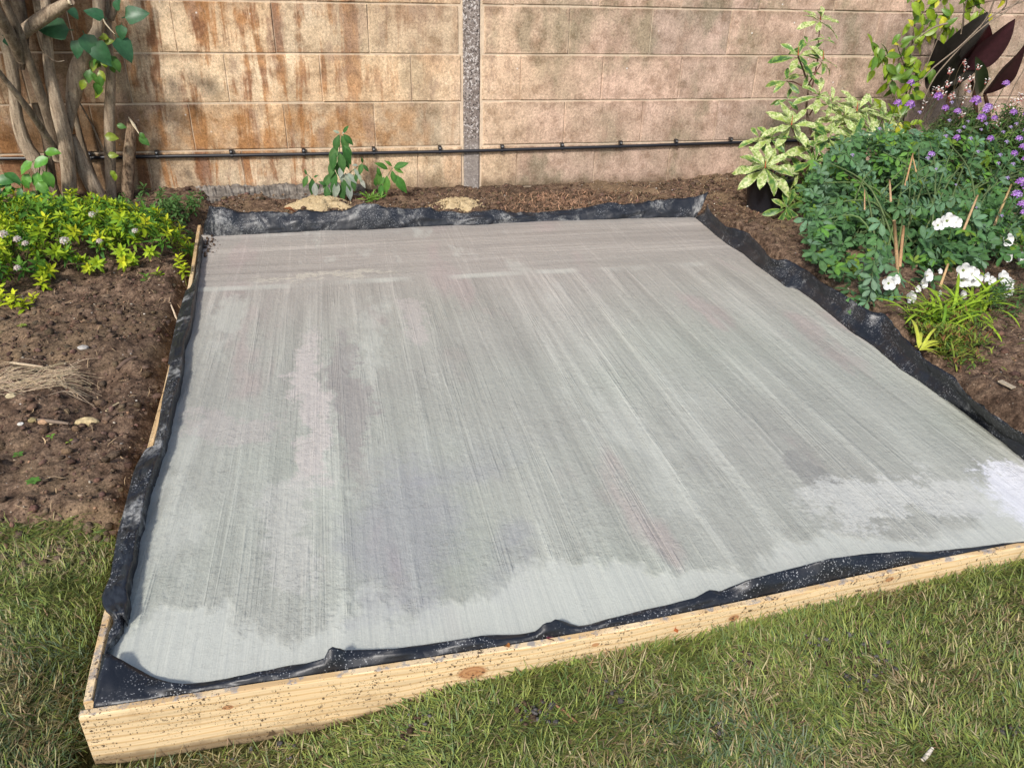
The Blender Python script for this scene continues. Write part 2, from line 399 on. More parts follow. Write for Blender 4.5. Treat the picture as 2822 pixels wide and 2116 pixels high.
def timber(name, axis):
    m, nt, p, out = new_mat(name); n = N(nt)
    P = n.pos(); x, y, z = n.xyz(P)
    sc = (1.2, 26, 26) if axis == 'x' else (26, 1.2, 26)
    wv = nt.nodes.new('ShaderNodeTexWave'); wv.wave_type = 'BANDS'; wv.bands_direction = 'Z'
    nt.links.new(n.mapv(P, (0.35 if axis == 'x' else 1, 0.35 if axis != 'x' else 1, 1)), wv.inputs[0])
    wv.inputs['Scale'].default_value = 24; wv.inputs['Distortion'].default_value = 5.5; wv.inputs['Detail'].default_value = 3; wv.inputs['Detail Scale'].default_value = 0.6
    f = n.noise(n.mapv(P, sc), 3.2, 5, 0.6)
    c = n.ramp(wv.outputs[1], [(0.1, (0.66, 0.50, 0.295)), (0.7, (0.68, 0.52, 0.315)), (0.95, (0.56, 0.38, 0.19))])
    c = n.mix(1.0, c, n.ramp(f, [(0.3, 0.78), (0.65, 1.1)]), 'MULTIPLY')
    tone = n.noise(P, 2.0, 3)
    c = n.mix(n.math('MULTIPLY', n.rng(tone, 0.45, 0.7), 0.35), c, (0.60, 0.38, 0.16))
    # knots
    if axis == 'x':
        for kx, kz, kr in ((0.152, 0.062, 0.017), (-0.24, 0.070, 0.006), (0.64, 0.075, 0.008), (0.98, 0.085, 0.007), (0.37, 0.078, 0.005)):
            d = n.math('SQRT', n.math('ADD', n.math('POWER', n.math('ABSOLUTE', n.math('MULTIPLY', n.math('SUBTRACT', x, kx), 0.6)), 2.0), n.math('POWER', n.math('ABSOLUTE', n.math('SUBTRACT', z, kz)), 2.0)))
            rg = n.math('SINE', n.math('MULTIPLY', d, 900.0))
            c = n.mix(n.math('MULTIPLY', n.rng(d, kr, kr * 0.7), 0.85), c, n.mix(n.rng(rg, -1, 1), (0.30, 0.12, 0.045), (0.42, 0.20, 0.085)))
            c = n.mix(n.math('MULTIPLY', n.math('MULTIPLY', n.rng(d, kr * 2.6, kr), n.rng(rg, 0, 1)), 0.25), c, (0.36, 0.19, 0.08))
    # soil spatters, cement smears on top
    for scl, th, md in ((80, 0.24, 0.45), (170, 0.26, 0.44), (330, 0.28, 0.46)):
        vo = n.voro(n.mapv(P, (1, 1, 0.75)), scl)
        mk = n.math('MULTIPLY', n.rng(n.math('ADD', vo, n.math('MULTIPLY', n.noise(P, scl * 1.7, 3, .7), .35)), th + .13, th + .09), n.rng(n.noise(P, 9 + scl * .04, 5, .75), md + .06, md + .10))
        c = n.mix(n.math('MULTIPLY', mk, 0.88), c, (0.055, 0.032, 0.018))
    top = n.math('MULTIPLY', n.rng(z, 0.0975, 0.0992), n.rng(n.noise(P, 38, 6, 0.75), 0.51 if axis == 'x' else 0.46, 0.60))
    if axis == 'y': top = n.math('MULTIPLY', top, n.rng(y, 1.15, 1.05))
    c = n.mix(n.math('MULTIPLY', top, 0.85), c, (0.24, 0.225, 0.215))
    c = n.mix(n.math('MULTIPLY', n.rng(n.noise(n.mapv(P, (1, 1, 1.5)), 11, 6, .75), .55, .68), .35), c, (.34, .22, .11))
    for scl, th, ml in ((115, .60, .46), (210, .61, .43), (60, .645, .49)):
        mk = n.math('MULTIPLY', n.rng(n.noise(P, scl, 3, .65), th, th + .03), n.rng(n.noise(P, 6, 4, .7), ml, ml + .05))
        c = n.mix(n.math('MULTIPLY', mk, 0.9), c, (0.05, 0.03, 0.018))
    ft = n.rng(n.math('ADD', z, n.math('MULTIPLY', n.noise(P, 22, 4), 0.025)), 0.022, 0.008)
    c = n.mix(n.math('MULTIPLY', ft, 0.7), c, (0.10, 0.065, 0.035))
    nt.links.new(c, p.inputs['Base Color']); p.inputs['Roughness'].default_value = 0.62
    p.inputs['Specular IOR Level'].default_value = 0.3
    nt.links.new(n.bump(f, 0.35, 0.0012), p.inputs['Normal'])
    return m
M_timx = timber('pine_front', 'x'); M_timy = timber('pine_side', 'y')

def membrane(name, smear):
    m, nt, p, out = new_mat(name); n = N(nt)
    P = n.pos()
    c = n.mix(n.noise(P, 9, 3), (0.005, 0.006, 0.008), (0.015, 0.0175, 0.024))
    sm = n.rng(n.noise(P, 9, 6, 0.65, 0.5), 0.62 - smear, 0.74 - smear)
    sm = n.math('MULTIPLY', sm, n.rng(n.noise(P, 70, 4, 0.7), 0.35, 0.62))
    c = n.mix(n.math('MULTIPLY', sm, 0.8), c, (0.26, 0.26, 0.25))
    for sc_, th in ((150, 0.24), (75, 0.15), (260, 0.25)):
        vo = n.voro(P, sc_)
        d = n.math('MULTIPLY', n.rng(vo, th, th * 0.55), n.rng(n.noise(P, 11, 5, .7), 0.45, 0.56))
        c = n.mix(n.math('MULTIPLY', d, 0.75), c, (0.34, 0.35, 0.36))
        sm = n.math('MAXIMUM', sm, d)
    nt.links.new(c, p.inputs['Base Color'])
    nt.links.new(n.rng(sm, 0, 1, 0.42, 0.85), p.inputs['Roughness'])
    p.inputs['Specular IOR Level'].default_value = 0.5
    cr = n.math('ABSOLUTE', n.math('SUBTRACT', n.noise(P, 9, 2, 0.5, .5), 0.5)); b = n.bump(cr, 0.6, 0.02); b = n.bump(n.noise(P, 30, 3, 0.5, .3), 0.3, 0.005, b); b = n.bump(n.noise(P, 90, 3), 0.25, 0.0015, b)
    nt.links.new(b, p.inputs['Normal'])
    return m
M_mem = membrane('black_polythene', 0.02); M_mem2 = membrane('cement_smeared_polythene', 0.09)

def bark(name, stops, sx=(24, 24, 3)):
    m, nt, p, out = new_mat(name); n = N(nt)
    P = n.pos()
    f = n.noise(n.mapv(P, sx), 2.2, 6, 0.7, 0.25)
    c = n.ramp(f, stops)
    c = n.mix(n.math('MULTIPLY', n.rng(n.noise(P, 22, 4), 0.55, 0.7), 0.5), c, (0.36, 0.30, 0.215))
    c = n.mix(1.0, c, n.ramp(n.noise(P, 140, 4, 0.7), [(0.3, 0.7), (0.7, 1.25)]), 'MULTIPLY')
    nt.links.new(c, p.inputs['Base Color']); p.inputs['Roughness'].default_value = 0.85
    p.inputs['Specular IOR Level'].default_value = 0.2
    b = n.bump(f, 1.0, 0.012); nt.links.new(n.bump(n.noise(P, 120, 4), 0.5, 0.002, b), p.inputs['Normal'])
    return m
M_bark = bark('grey_brown_bark', [(0.3, (0.10, 0.068, 0.042)), (0.45, (0.28, 0.21, 0.145)), (0.65, (0.46, 0.365, 0.26))])
M_bark2 = bark('dull_bark', [(0.3, (0.07, 0.048, 0.032)), (0.45, (0.16, 0.118, 0.08)), (0.65, (0.27, 0.21, 0.145))])
M_bark3 = bark('flaky_stump_bark', [(0.36, (0.045, 0.028, 0.018)), (0.46, (0.20, 0.135, 0.085)), (0.65, (0.36, 0.26, 0.17))], (34, 34, 14))

def flat_mat(name, col, rough=0.5, spec=0.5, metal=0):
    m, nt, p, out = new_mat(name); n = N(nt)
    f = n.noise(n.pos(), 60, 3)
    nt.links.new(n.mix(f, tuple(v * 0.8 for v in col), tuple(min(v * 1.2, 1) for v in col)), p.inputs['Base Color'])
    p.inputs['Roughness'].default_value = rough; p.inputs['Specular IOR Level'].default_value = spec; p.inputs['Metallic'].default_value = metal
    return m
M_cable = flat_mat('cable_sheath', (0.014, 0.014, 0.017), 0.32, 0.6)
M_nail = flat_mat('nail_steel', (0.45, 0.45, 0.46), 0.45, 0.5, 0.8)
M_pot = flat_mat('pot_plastic', (0.012, 0.012, 0.016), 0.5)

M_var = leaf_mat('variegated_leaf', 0.42, 0.28, 0.4, (55, (.19, .30, .06), .50), 60)
M_leaf = leaf_mat('green_leaf', 0.4, 0.28, 0.45)
M_soft = leaf_mat('soft_leaf', 0.6, 0.3, 0.25)
M_maroon = leaf_mat('maroon_leaf', 0.35, 0.12, 0.5)
M_petal = leaf_mat('petal', 0.6, 0.35, 0.2)

# ================================================================== TERRAIN
FB_OUT = [(172, 1548), (400, 1512), (627, 1478), (976, 1425), (1239, 1383), (1396, 1352), (1600, 1311), (1799, 1266), (2000, 1222), (2212, 1180), (2420, 1140)]
FBo = np.array([G(x, y, .1) for x, y in FB_OUT])
FBo[0, 0] -= 0.002
def y_front(x): return np.interp(x, FBo[:, 0], FBo[:, 1])
LB = np.array([(-.455, 0.93), (-.466, 1.12), (-.482, 1.45), (-.4925, 1.65), (-.506, 1.97), (-.519, 2.16), (-.535, 2.42), (-.549, 2.69), (-.566, 2.90), (-.591, 3.175), (-.612, 3.42)])   # outer edge of side board (x, y)
def x_left(y): return np.interp(y, LB[:, 1], LB[:, 0])
RE = np.array([(1.535, 0.9), (1.548, 1.10), (1.562, 1.235), (1.585, 1.6), (1.600, 1.926), (1.622, 2.6), (1.645, 3.10), (1.64, 3.31)])
def x_right(y): return np.interp(y, RE[:, 1], RE[:, 0])

def gz(x, y):
    x = np.asarray(x, float); y = np.asarray(y, float)
    n1 = fbm(x * 3 + 5, y * 3, 3) - 0.5; n2 = fbm(x * 14, y * 14, 4) - 0.5; n3 = fbm(x * 45 + 3, y * 45, 3) - 0.5
    lawn = np.interp(x, [-1.5, -.6, -.42, -.12, -.04, .10, .32, .6, .9, 1.4, 3], [.045, .03, -.012, -.012, .006, .036, .050, .054, .058, .062, .07]) + n1 * .012 + n2 * .008
    lawn = lawn - 0.012 * sstep(.3, -.2, y)
    left = 0.072 + n1 * 0.05 + n2 * 0.05 + n3 * 0.030
    dl = x_left(y) - x
    left = left - 0.085 * sstep(.075, .0, dl) * (0.7 + .6 * n1) - 0.05 * np.exp(-((x + .68) / .07) ** 2 - ((y - 2.02) / .12) ** 2)
    back = 0.045 + n1 * 0.03 + n2 * 0.04 + n3 * .022 - 0.02 * sstep(3.7, 3.35, y)
    back = back + 0.012 * sstep(0.9, 1.6, x) * sstep(3.8, 4.1, y)
    right = 0.135 - 0.085 * sstep(2.9, 3.35, y) * sstep(2.6, 1.9, x) + n1 * 0.06 + n2 * 0.05 + n3 * .028
    wl = sstep(1.42, 1.52, y + 0.12 * (fbm(x * 6, y * 6, 2) - .5) + 0.10 * (x + .7))
    z = lawn * (1 - wl) + left * wl
    wb = sstep(3.30, 3.55, y) * sstep(-0.75, -0.5, x)
    z = z * (1 - wb) + back * wb
    wr = sstep(1.60, 1.70, x - 0.0 * y) * sstep(.95, 1.15, y)
    z = z * (1 - wr) + right * wr
    ins = (x > x_left(y) - 0.004) & (x < x_right(y) + 0.05) & (y > y_front(x) - .004) & (y < 3.345)
    z = np.where(ins, -0.05, z)
    # sunken edge of the turf next to the boards
    dz = np.where((y < 1.45) & (y > .8) & (x < x_left(np.maximum(y, .93))), 0.055 * sstep(.05, .0, x_left(np.maximum(y, .93)) - x), 0)
    z = z - dz
    return z

def terrain():
    xs = np.concatenate([np.arange(-3.4, -1.6, .06), np.arange(-1.6, 3.0, .0135), np.arange(3.0, 6.6, .05)])
    ys = np.concatenate([np.arange(-1.6, .35, .06), np.arange(.35, 4.18, .0135)])
    X, Y = np.meshgrid(xs, ys); Zz = gz(X, Y)
    X = X + (fbm(Y * 30, X * 30, 2) - .5) * .006
    V = np.stack([X, Y, Zz], -1).reshape(-1, 3)
    ny, nx = X.shape
    idx = np.arange(ny * nx).reshape(ny, nx)
    F = np.stack([idx[:-1, :-1], idx[:-1, 1:], idx[1:, 1:], idx[1:, :-1]], -1).reshape(-1, 4)
    cx = V[F, 0].mean(1); cy = V[F, 1].mean(1)
    lawn = (cy < 1.47 - 0.10 * (cx + .7) - 0.12 * (fbm(cx * 6, cy * 6, 2) - .5)) & (cx < 1.62)
    lawn |= (cy < 1.02)
    for nm, sel, mt in (('lawn', lawn, M_turf), ('soil_bed', ~lawn, M_soil)):
        f = F[sel]; u, inv = np.unique(f, return_inverse=True)
        o = link(nm, raw_mesh(nm, V[u], inv.reshape(f.shape), None, mt, True)); o['kind'] = 'structure'
terrain()
g = T([(-45, -45, -.16), (45, -45, -.16), (45, 45, -.16), (-45, 45, -.16)], [(0, 1, 2, 3)])
o = link('ground', mesh('ground', g, M_ground)); o['kind'] = 'structure'

# ================================================================== WALL
WY = 4.154
wall = thing('garden_wall', (0.7, WY, 0), 'weathered tan stone block garden wall with rusty streaks left of its slim concrete post', 'wall')
PX0, PX1 = 0.657, 0.744
def block_mesh(k):
    r = random.Random(k)
    w, h, d, c = 0.4405, 0.2156, 0.10, 0.004
    v = []
    j = lambda a: r.uniform(-a, a)
    v += [(0, c, 0), (w, c, 0), (w, c, h), (0, c, h)]
    v = [(x + j(.001), y, z + j(.0012)) for x, y, z in v]
    n0 = len(v)
    fr = []
    for iz in range(3):
        for ix in range(4):
            x = c + (w - 2 * c) * ix / 3; z = c + (h - 2 * c) * iz / 2
            v.append((x + (j(.002) if 0 < ix < 3 else j(.0016)), j(.0014), z + j(.0012)))
    f = []
    for iz in range(2):
        for ix in range(3):
            a = n0 + iz * 4 + ix; f.append((a, a + 1, a + 5, a + 4))
    bot = [n0 + i for i in range(4)]; top = [n0 + 8 + i for i in range(4)]; lf = [n0, n0 + 4, n0 + 8]; rt = [n0 + 3, n0 + 7, n0 + 11]
    f.append((0, 1, *bot[::-1])); f.append((3, *top, 2)); f.append((0, *lf, 3)[::-1]); f.append((1, *rt, 2))
    b0 = len(v); v += [(0, d, 0), (w, d, 0), (w, d, h), (0, d, h)]
    f += [(0, 1, b0 + 1, b0)[::-1], (1, 2, b0 + 2, b0 + 1)[::-1], (2, 3, b0 + 3, b0 + 2)[::-1], (3, 0, b0, b0 + 3)[::-1], (b0, b0 + 1, b0 + 2, b0 + 3)[::-1]]
    t = T(v, f); t.c = np.zeros((0, 3))
    return mesh('block', t, M_block, smooth=False)
BM = [block_mesh(i) for i in range(7)]
rows = {-1: 0.03, 0: 1.21, 1: 0.959, 2: 1.208, 3: 0.951, 4: 1.178, 5: 0.96, 6: 1.2, 7: .95, 8: 1.18}
lrow = {1: -.048, 2: 0.2, 3: -.029, 4: 0.19}
for r in range(-3, 6):
    z0 = 0.9335 - r * 0.2246 + 0.0045 - (0.2246 if True else 0)
    if r == 5: z0 = z0
    rs = rows.get(r, 1.2 if r % 2 == 0 else .96)
    ls = lrow.get(r, -.04 if r % 2 else .195)
    for (lo, hi, off) in ((-3.1, PX0 - .012, ls), (PX1 + .012, 6.4, rs)):
        k0 = math.floor((lo - off) / .4435) - 1
        for k in range(k0, k0 + 30):
            a = off + k * .4435; b = a + .4405
            a2, b2 = max(a, lo), min(b, hi)
            if b2 - a2 < .04: continue
            me = BM[random.randrange(7)]
            m = Matrix.Translation((a2, WY + random.uniform(-.0012, .0018), z0 + random.uniform(-.001, .001))) @ Matrix.Diagonal(((b2 - a2) / .4405, 1, 1, 1))
            link('block', me, wall, None, m)
def box(x0, x1, y0, y1, z0, z1):
    v = [(x0, y0, z0), (x1, y0, z0), (x1, y1, z0), (x0, y1, z0), (x0, y0, z1), (x1, y0, z1), (x1, y1, z1), (x0, y1, z1)]
    return T(v, [(0, 3, 2, 1), (4, 5, 6, 7), (0, 1, 5, 4), (1, 2, 6, 5), (2, 3, 7, 6), (3, 0, 4, 7)])
mt = T()
xs = np.arange(-3.1, 6.41, 0.05); zs = np.arange(-.42, 1.61, .05)
V = [(x, WY + .0055 + (random.random() - .5) * .0025, z) for z in zs for x in xs]; nx = len(xs)
F = [(j * nx + i, j * nx + i + 1, (j + 1) * nx + i + 1, (j + 1) * nx + i) for j in range(len(zs) - 1) for i in range(nx - 1)]
link('mortar', mesh('mortar', T(V, F), M_mortar), wall)
link('wall_core', mesh('wall_core', box(-3.1, 6.4, WY + .105, WY + .22, -.4, 1.6), M_block, False), wall)
pm = T(); n = 40
V = []; F = []
for i in range(n + 1):
    z = -.1 + 1.7 * i / n
    for (x, y) in ((PX0, WY + .03), (PX0, WY + .003), (PX0 + .006, WY - .003), (PX1 - .006, WY - .003), (PX1, WY + .003), (PX1, WY + .03)):
        V.append((x + random.uniform(-.0012, .0012), y + random.uniform(-.0008, .0008), z))
for i in range(n):
    for k in range(5): F.append((i * 6 + k, i * 6 + k + 1, i * 6 + k + 7, i * 6 + k + 6))
o = link('post', mesh('post', T(V, F), M_post, False), wall); o['label'] = 'slim pitted grey concrete post'
link('coping', mesh('coping', box(-3.1, 6.4, WY - .03, WY + .25, 1.602, 1.65), M_footing, False), wall)
# rough concrete footing showing left of the weeds
V = []; F = []; nx = 90; prof = [(WY - .004, .085), (WY - .035, .080), (WY - .06, .045), (WY - .11, .05), (WY - .13, -.04)]
for j, (yy, zz_) in enumerate(prof):
    for i in range(nx):
        x = -.72 + i * .0095
        V.append((x, yy + random.uniform(-.008, .008) * (j > 0), zz_ + random.uniform(-.006, .006) + .018 * (float(fbm(x * 14, j * 1.7, 3)) - .5)))
for j in range(4):
    for i in range(nx - 1): F.append((j * nx + i, j * nx + i + 1, (j + 1) * nx + i + 1, (j + 1) * nx + i))
o = link('footing', mesh('footing', T(V, F), M_footing, False), wall); o['label'] = 'rough grey concrete footing'

# ------------------------------------------------------------------ tube helper
def tube(pts, rad, sides=8, col=(0.3, 0.2, 0.1), sub=4, rough=0.0, seed=0, cap=True):
    pts = np.array(pts, float); rad = np.array(rad, float)
    n = len(pts); tt = np.linspace(0, n - 1, (n - 1) * sub + 1)
    P = []
    for t in tt:
        i = min(int(t), n - 2); f = t - i
        p0 = pts[max(i - 1, 0)]; p1 = pts[i]; p2 = pts[i + 1]; p3 = pts[min(i + 2, n - 1)]
        P.append(.5 * ((2 * p1) + (-p0 + p2) * f + (2 * p0 - 5 * p1 + 4 * p2 - p3) * f * f + (-p0 + 3 * p1 - 3 * p2 + p3) * f ** 3))
    P = np.array(P); R = np.interp(tt, range(n), rad)
    up = np.array([0.3, .2, 1.0]); V = []
    for i in range(len(P)):
        d = P[min(i + 1, len(P) - 1)] - P[max(i - 1, 0)]; d /= np.linalg.norm(d) + 1e-9
        a = np.cross(d, up); a /= np.linalg.norm(a) + 1e-9; b = np.cross(d, a)
        for k in range(sides):
            th = 2 * math.pi * k / sides
            rr = R[i]
            if rough:
                rr *= 1 + rough * (float(vnoise(k * 1.3 + seed * 7, i * .35)) - .5) * 2 + rough * .6 * (float(vnoise(k * .6 + seed, i * .9 + 31)) - .5)
            V.append(P[i] + (a * math.cos(th) + b * math.sin(th)) * rr)
    F = []
    for i in range(len(P) - 1):
        for k in range(sides):
            F.append((i * sides + k, i * sides + (k + 1) % sides, (i + 1) * sides + (k + 1) % sides, (i + 1) * sides + k))
    if cap:
        F.append(tuple(range(sides))); F.append(tuple(range((len(P) - 1) * sides, len(P) * sides))[::-1])
    V = np.array(V)
    return T(V, F, np.tile(col, (len(V), 1)))

# cable clipped along the wall
cab = thing('cable', (0.7, WY, .2), 'black cable clipped along the foot of the block wall', 'cable')
CP = [(-160, 344), (0, 342), (150, 341), (300, 338), (500, 335), (740, 331), (900, 328), (1000, 326), (1100, 323), (1300, 317), (1450, 312), (1600, 307), (1800, 301), (2300, 286)]
cpts = [Yp(x, y + 1, WY - .012 - .002 * (i % 2)) for i, (x, y) in enumerate(CP)]
link('sheath', mesh('sheath', tube(cpts, [.0088] * len(cpts), 10, sub=6), M_cable), cab)
clip_t = T()
hk = []
for k in range(7):
    a = math.pi * (-.1 + 1.2 * k / 6); hk.append((0, -math.sin(a) * .0125 - .001, math.cos(a) * .0125))
V = []
for (x, y, z) in hk: V += [(-.006, y, z), (.006, y, z)]
F = [(2 * i, 2 * i + 1, 2 * i + 3, 2 * i + 2) for i in range(6)]
clip_t.add(T(V, F, np.zeros((len(V), 3)))); b = box(-.008, .008, -.013, .012, .012, .030); b.c = np.zeros((8, 3)); clip_t.add(b)
clip_me = mesh('clip', clip_t, M_cable, False)
nt_ = tube([(0, -.013, .021), (0, -.0175, .021)], [.0045, .0045], 8, sub=1); nail_me = mesh('nail', nt_, M_nail, False)
for sx in (250, 434, 639, 837, 1030, 1211, 1381, 1546, 1705, 1857, 2005, 2150):
    x = float(Yp(sx / S, 330, WY)[0])
    c = min(range(len(cpts)), key=lambda i: abs(cpts[i][0] - x))
    z = float(np.interp(x, [q[0] for q in cpts], [q[2] for q in cpts]))
    m = Matrix.Translation((x, WY - .0125, z)) @ Matrix.Rotation(random.uniform(-.08, .08), 4, 'Y')
    cl = link('clip', clip_me, cab, None, m)
    na = bpy.data.objects.new('nail', nail_me); COL.objects.link(na); na.parent = cl

# ================================================================== SLAB
def slab():
    nu, nv = 130, 150
    V = np.zeros((nv, nu, 3))
    for j in range(nv):
        v = j / (nv - 1)
        y = .90 + (3.325 - .90) * v
        xl = x_left(max(y, .93)) + .017; xr = x_right(y) + .012
        for i in range(nu):
            u = i / (nu - 1); x = xl + (xr - xl) * u
            yf = y_front(x) + .019
            yy = yf + (3.325 - yf) * v
            V[j, i] = (x, yy + .05 * max(0, 1 - (x + .45) / .12) * (1 - v) ** 8, 0)
    X, Y = V[..., 0], V[..., 1]
    V[..., 2] = .090 + (fbm(X * 2.2, Y * 2.2, 3) - .5) * .006 + (fbm(X * 18, Y * 1.6 + 4, 3) - .5) * .003 * sstep(2.85, 2.65, Y) + (fbm(X * 1.4, Y * 17 + 4, 3) - .5) * .003 * sstep(2.65, 2.85, Y)
    top = V.reshape(-1, 3)
    idx = np.arange(nu * nv).reshape(nv, nu)
    F = [tuple(q) for q in np.stack([idx[:-1, :-1], idx[:-1, 1:], idx[1:, 1:], idx[1:, :-1]], -1).reshape(-1, 4)]
    rim = list(idx[0, :]) + list(idx[1:, -1]) + list(idx[-1, -2::-1]) + list(idx[-2:0:-1, 0])
    low = top[rim].copy(); low[:, 2] = -.04; n0 = len(top)
    allv = np.vstack([top, low]); L = len(rim)
    for k in range(L): F.append((rim[k], n0 + k, n0 + (k + 1) % L, rim[(k + 1) % L]))
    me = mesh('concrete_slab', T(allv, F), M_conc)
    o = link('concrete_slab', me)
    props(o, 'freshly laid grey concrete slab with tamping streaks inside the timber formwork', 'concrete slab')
slab()

# ================================================================== FORMWORK
fw = thing('timber_formwork', (-.45, .9, 0), 'pale pine formwork boards edging the fresh concrete along its front and left side', 'formwork')
def bowed_board(out_xy, in_xy, z0, z1, mat, name, label, jit=.0):
    prof_n = 8; V = []; F = []
    for (ox, oy), (ix, iy) in zip(out_xy, in_xy):
        c = .12
        a = np.array([ox, oy]); b = np.array([ix, iy]); d = b - a
        for (t, z) in ((0, z0), (0, z1 - .005), (.05, z1 - .0015), (.16, z1), (.84, z1), (.95, z1 - .0015), (1, z1 - .005), (1, z0)):
            q = a + d * t; V.append((q[0], q[1], z))
    n = len(out_xy)
    for i in range(n - 1):
        for k in range(prof_n - 1): F.append((i * 8 + k, (i + 1) * 8 + k, (i + 1) * 8 + k + 1, i * 8 + k + 1))
    F.append(tuple(range(8))); F.append(tuple(range((n - 1) * 8, n * 8))[::-1])
    me = mesh(name, T(V, F), mat, False)
    o = link(name, me, fw); o['label'] = label
    return o
xs = np.linspace(FBo[0, 0], FBo[-1, 0], 60)
# smooth the bow
yf = np.array([y_front(x) for x in xs]); yf = np.convolve(np.pad(yf, 4, 'edge'), np.ones(9) / 9, 'valid'); yf[:4] = yf[4]
yf[:5] = np.linspace(float(FBo[0, 1]), yf[5], 5)
def y_front(x, _x=xs, _y=yf): return np.interp(x, _x, _y)
outs = [(x, y) for x, y in zip(xs, yf)]
ins_ = [(x, y + .0145) for x, y in zip(xs, yf)]
bowed_board(outs, ins_, -.05, .1, M_timx, 'board', 'long pine board across the front')
ys_ = np.linspace(yf[0] + .030, 3.43, 40)
xo = np.array([x_left(max(y, .93)) for y in ys_]); xo[ys_ < 1.0] = np.interp(ys_[ys_ < 1.0], [.9, 1.0], [FBo[0, 0] + .001, x_left(1.0)])
bowed_board([(x, y) for x, y in zip(xo, ys_)][::-1], [(x + .0145, y) for x, y in zip(xo, ys_)][::-1], -.05, .0995, M_timy, 'board', 'side board mostly covered by black membrane')

# ================================================================== MEMBRANE
mb = thing('plastic_membrane', (.5, 2.1, .05), 'black plastic damp proof membrane folded up round all four edges of the concrete', 'membrane')
def ribbon(rows_, label, mat, across=4, wr=.004, seed=0, name='flap', bow=0.0, edgez=0.0):
    rows_ = [np.array(r) for r in rows_]; n = len(rows_[0])
    G_ = []
    for a in range(len(rows_) - 1):
        for k in range(across):
            t = k / across; G_.append(rows_[a] * (1 - t) + rows_[a + 1] * t)
    G_.append(rows_[-1])
    A = np.array(G_); m = len(A)
    s = np.arange(n)[None, :] * .21 + seed; q = np.arange(m)[:, None] * .35 + seed * .7
    w = sstep(0, .25, np.arange(m)[:, None] / (m - 1)) * np.ones((1, n))
    A[..., 2] += (fbm(s * 1.1, q * .6, 3) - .5) * wr * 2 * w
    A[..., 1] += (fbm(s * .9 + 40, q * .5, 3) - .5) * wr * 2.5 * w
    A[..., 0] += (fbm(s + 80, q, 3) - .5) * wr * 1.5 * w
    rd = np.abs(fbm(s * 2.3 + q * .8 + 11, q * 1.6 + s * .5, 2) - .5) * 2
    A[..., 2] += (rd - .3) * wr * 1.5 * w; A[..., 0] += (rd - .3) * wr * .8 * w; A[..., 1] -= (rd - .3) * wr * .8 * w
    V = A.reshape(-1, 3); idx = np.arange(m * n).reshape(m, n)
    F = np.stack([idx[:-1, :-1], idx[:-1, 1:], idx[1:, 1:], idx[1:, :-1]], -1).reshape(-1, 4)
    me = mesh(name, T(V, F), mat)
    o = link(name, me, mb); o['label'] = label
    md = o.modifiers.new('thickness', 'SOLIDIFY'); md.thickness = .0012; md.offset = 0
    return o
def poly(fn, pts): return np.array([fn(*p) for p in pts])
def interp_px(P, t, ax): # sample polyline at px coordinate along axis ax
    o = 1 - ax; i = np.argsort(P[:, ax], kind='stable'); q = P[i]
    other = np.interp(t, q[:, ax], q[:, o])
    return np.stack([t, other], -1) if ax == 0 else np.stack([other, t], -1)
# back flap
b1 = Z(500, 480, 2.765); b2 = Z(1250, 480, 2.765)
bot = np.vstack([poly(b1, [(165, 450), (250, 470), (400, 460), (740, 445), (1000, 430), (1500, 415), (1900, 390), (2060, 383)]), poly(b2, [(150, 385), (400, 370), (620, 355), (900, 350), (1200, 340), (1500, 332), (1800, 325), (1842, 330)])])
topb = np.vstack([poly(b1, [(205, 245), (340, 255), (435, 288), (600, 285), (800, 290), (840, 300), (900, 275), (1100, 285), (1240, 270), (1350, 225), (1500, 222), (1540, 250), (1700, 265), (1880, 250), (1950, 280), (2060, 292)]), poly(b2, [(60, 298), (200, 280), (350, 275), (480, 295), (650, 290), (900, 270), (1150, 225), (1400, 225), (1600, 190), (1850, 170), (1945, 140)])])
n = 150
xb = np.linspace(bot[:, 0].min(), bot[:, 0].max(), n); xt = np.linspace(topb[:, 0].min(), topb[:, 0].max(), n)
B = [G(x, y, .092) for x, y in interp_px(bot, xb, 0)]
Tt = [Yp(x, y, B[i][1] + .04) for i, (x, y) in enumerate(interp_px(topb, xt, 0))]
B0 = [b + np.array([0, .004, -.03]) for b in B]
mid = [b * .5 + t * .5 + np.array([0, -.012, 0]) for b, t in zip(B, Tt)]
ribbon([B0, B, mid, Tt], 'crumpled cement-smeared flap along the wall side', M_mem2, 5, .006, 3)
# front flap
f1 = Z(800, 1500, 2.691); f2 = Z(1500, 1400, 3.556); f3 = Z(2000, 1300, 2.033); f0 = Z(0, 1500, 2.691)
topf = np.vstack([poly(f0, [(765, 812), (810, 805), (870, 840), (1000, 910), (1100, 965), (1200, 1005), (1300, 1025), (1430, 1032), (1600, 1010), (2152, 898)]),
                  poly(f1, [(120, 880), (270, 835), (285, 775), (300, 748), (330, 765), (385, 772), (400, 785), (760, 775), (1100, 730), (1400, 680), (1500, 680), (1700, 665), (1830, 640)]),
                  poly(f2, [(0, 1120), (60, 1115), (100, 1090), (160, 1095), (240, 1130), (340, 1162), (560, 1100), (850, 1030), (1200, 950), (1480, 880), (1560, 835), (1620, 800), (1680, 810), (1720, 820), (1850, 760), (2000, 700), (2200, 650)]),
                  poly(f3, [(450, 520), (580, 485), (820, 455), (1030, 443), (1130, 450), (1400, 420), (1560, 400), (1671, 402)]), [(2330, 1150), (2400, 1138)]])
n = 260
xt = np.linspace(topf[:, 0].min(), topf[:, 0].max(), n)
tp = interp_px(topf, xt, 0)
inner = np.array([G(px, py, .1) for px, py in tp])
Bf = []; Tf = []; Md = []
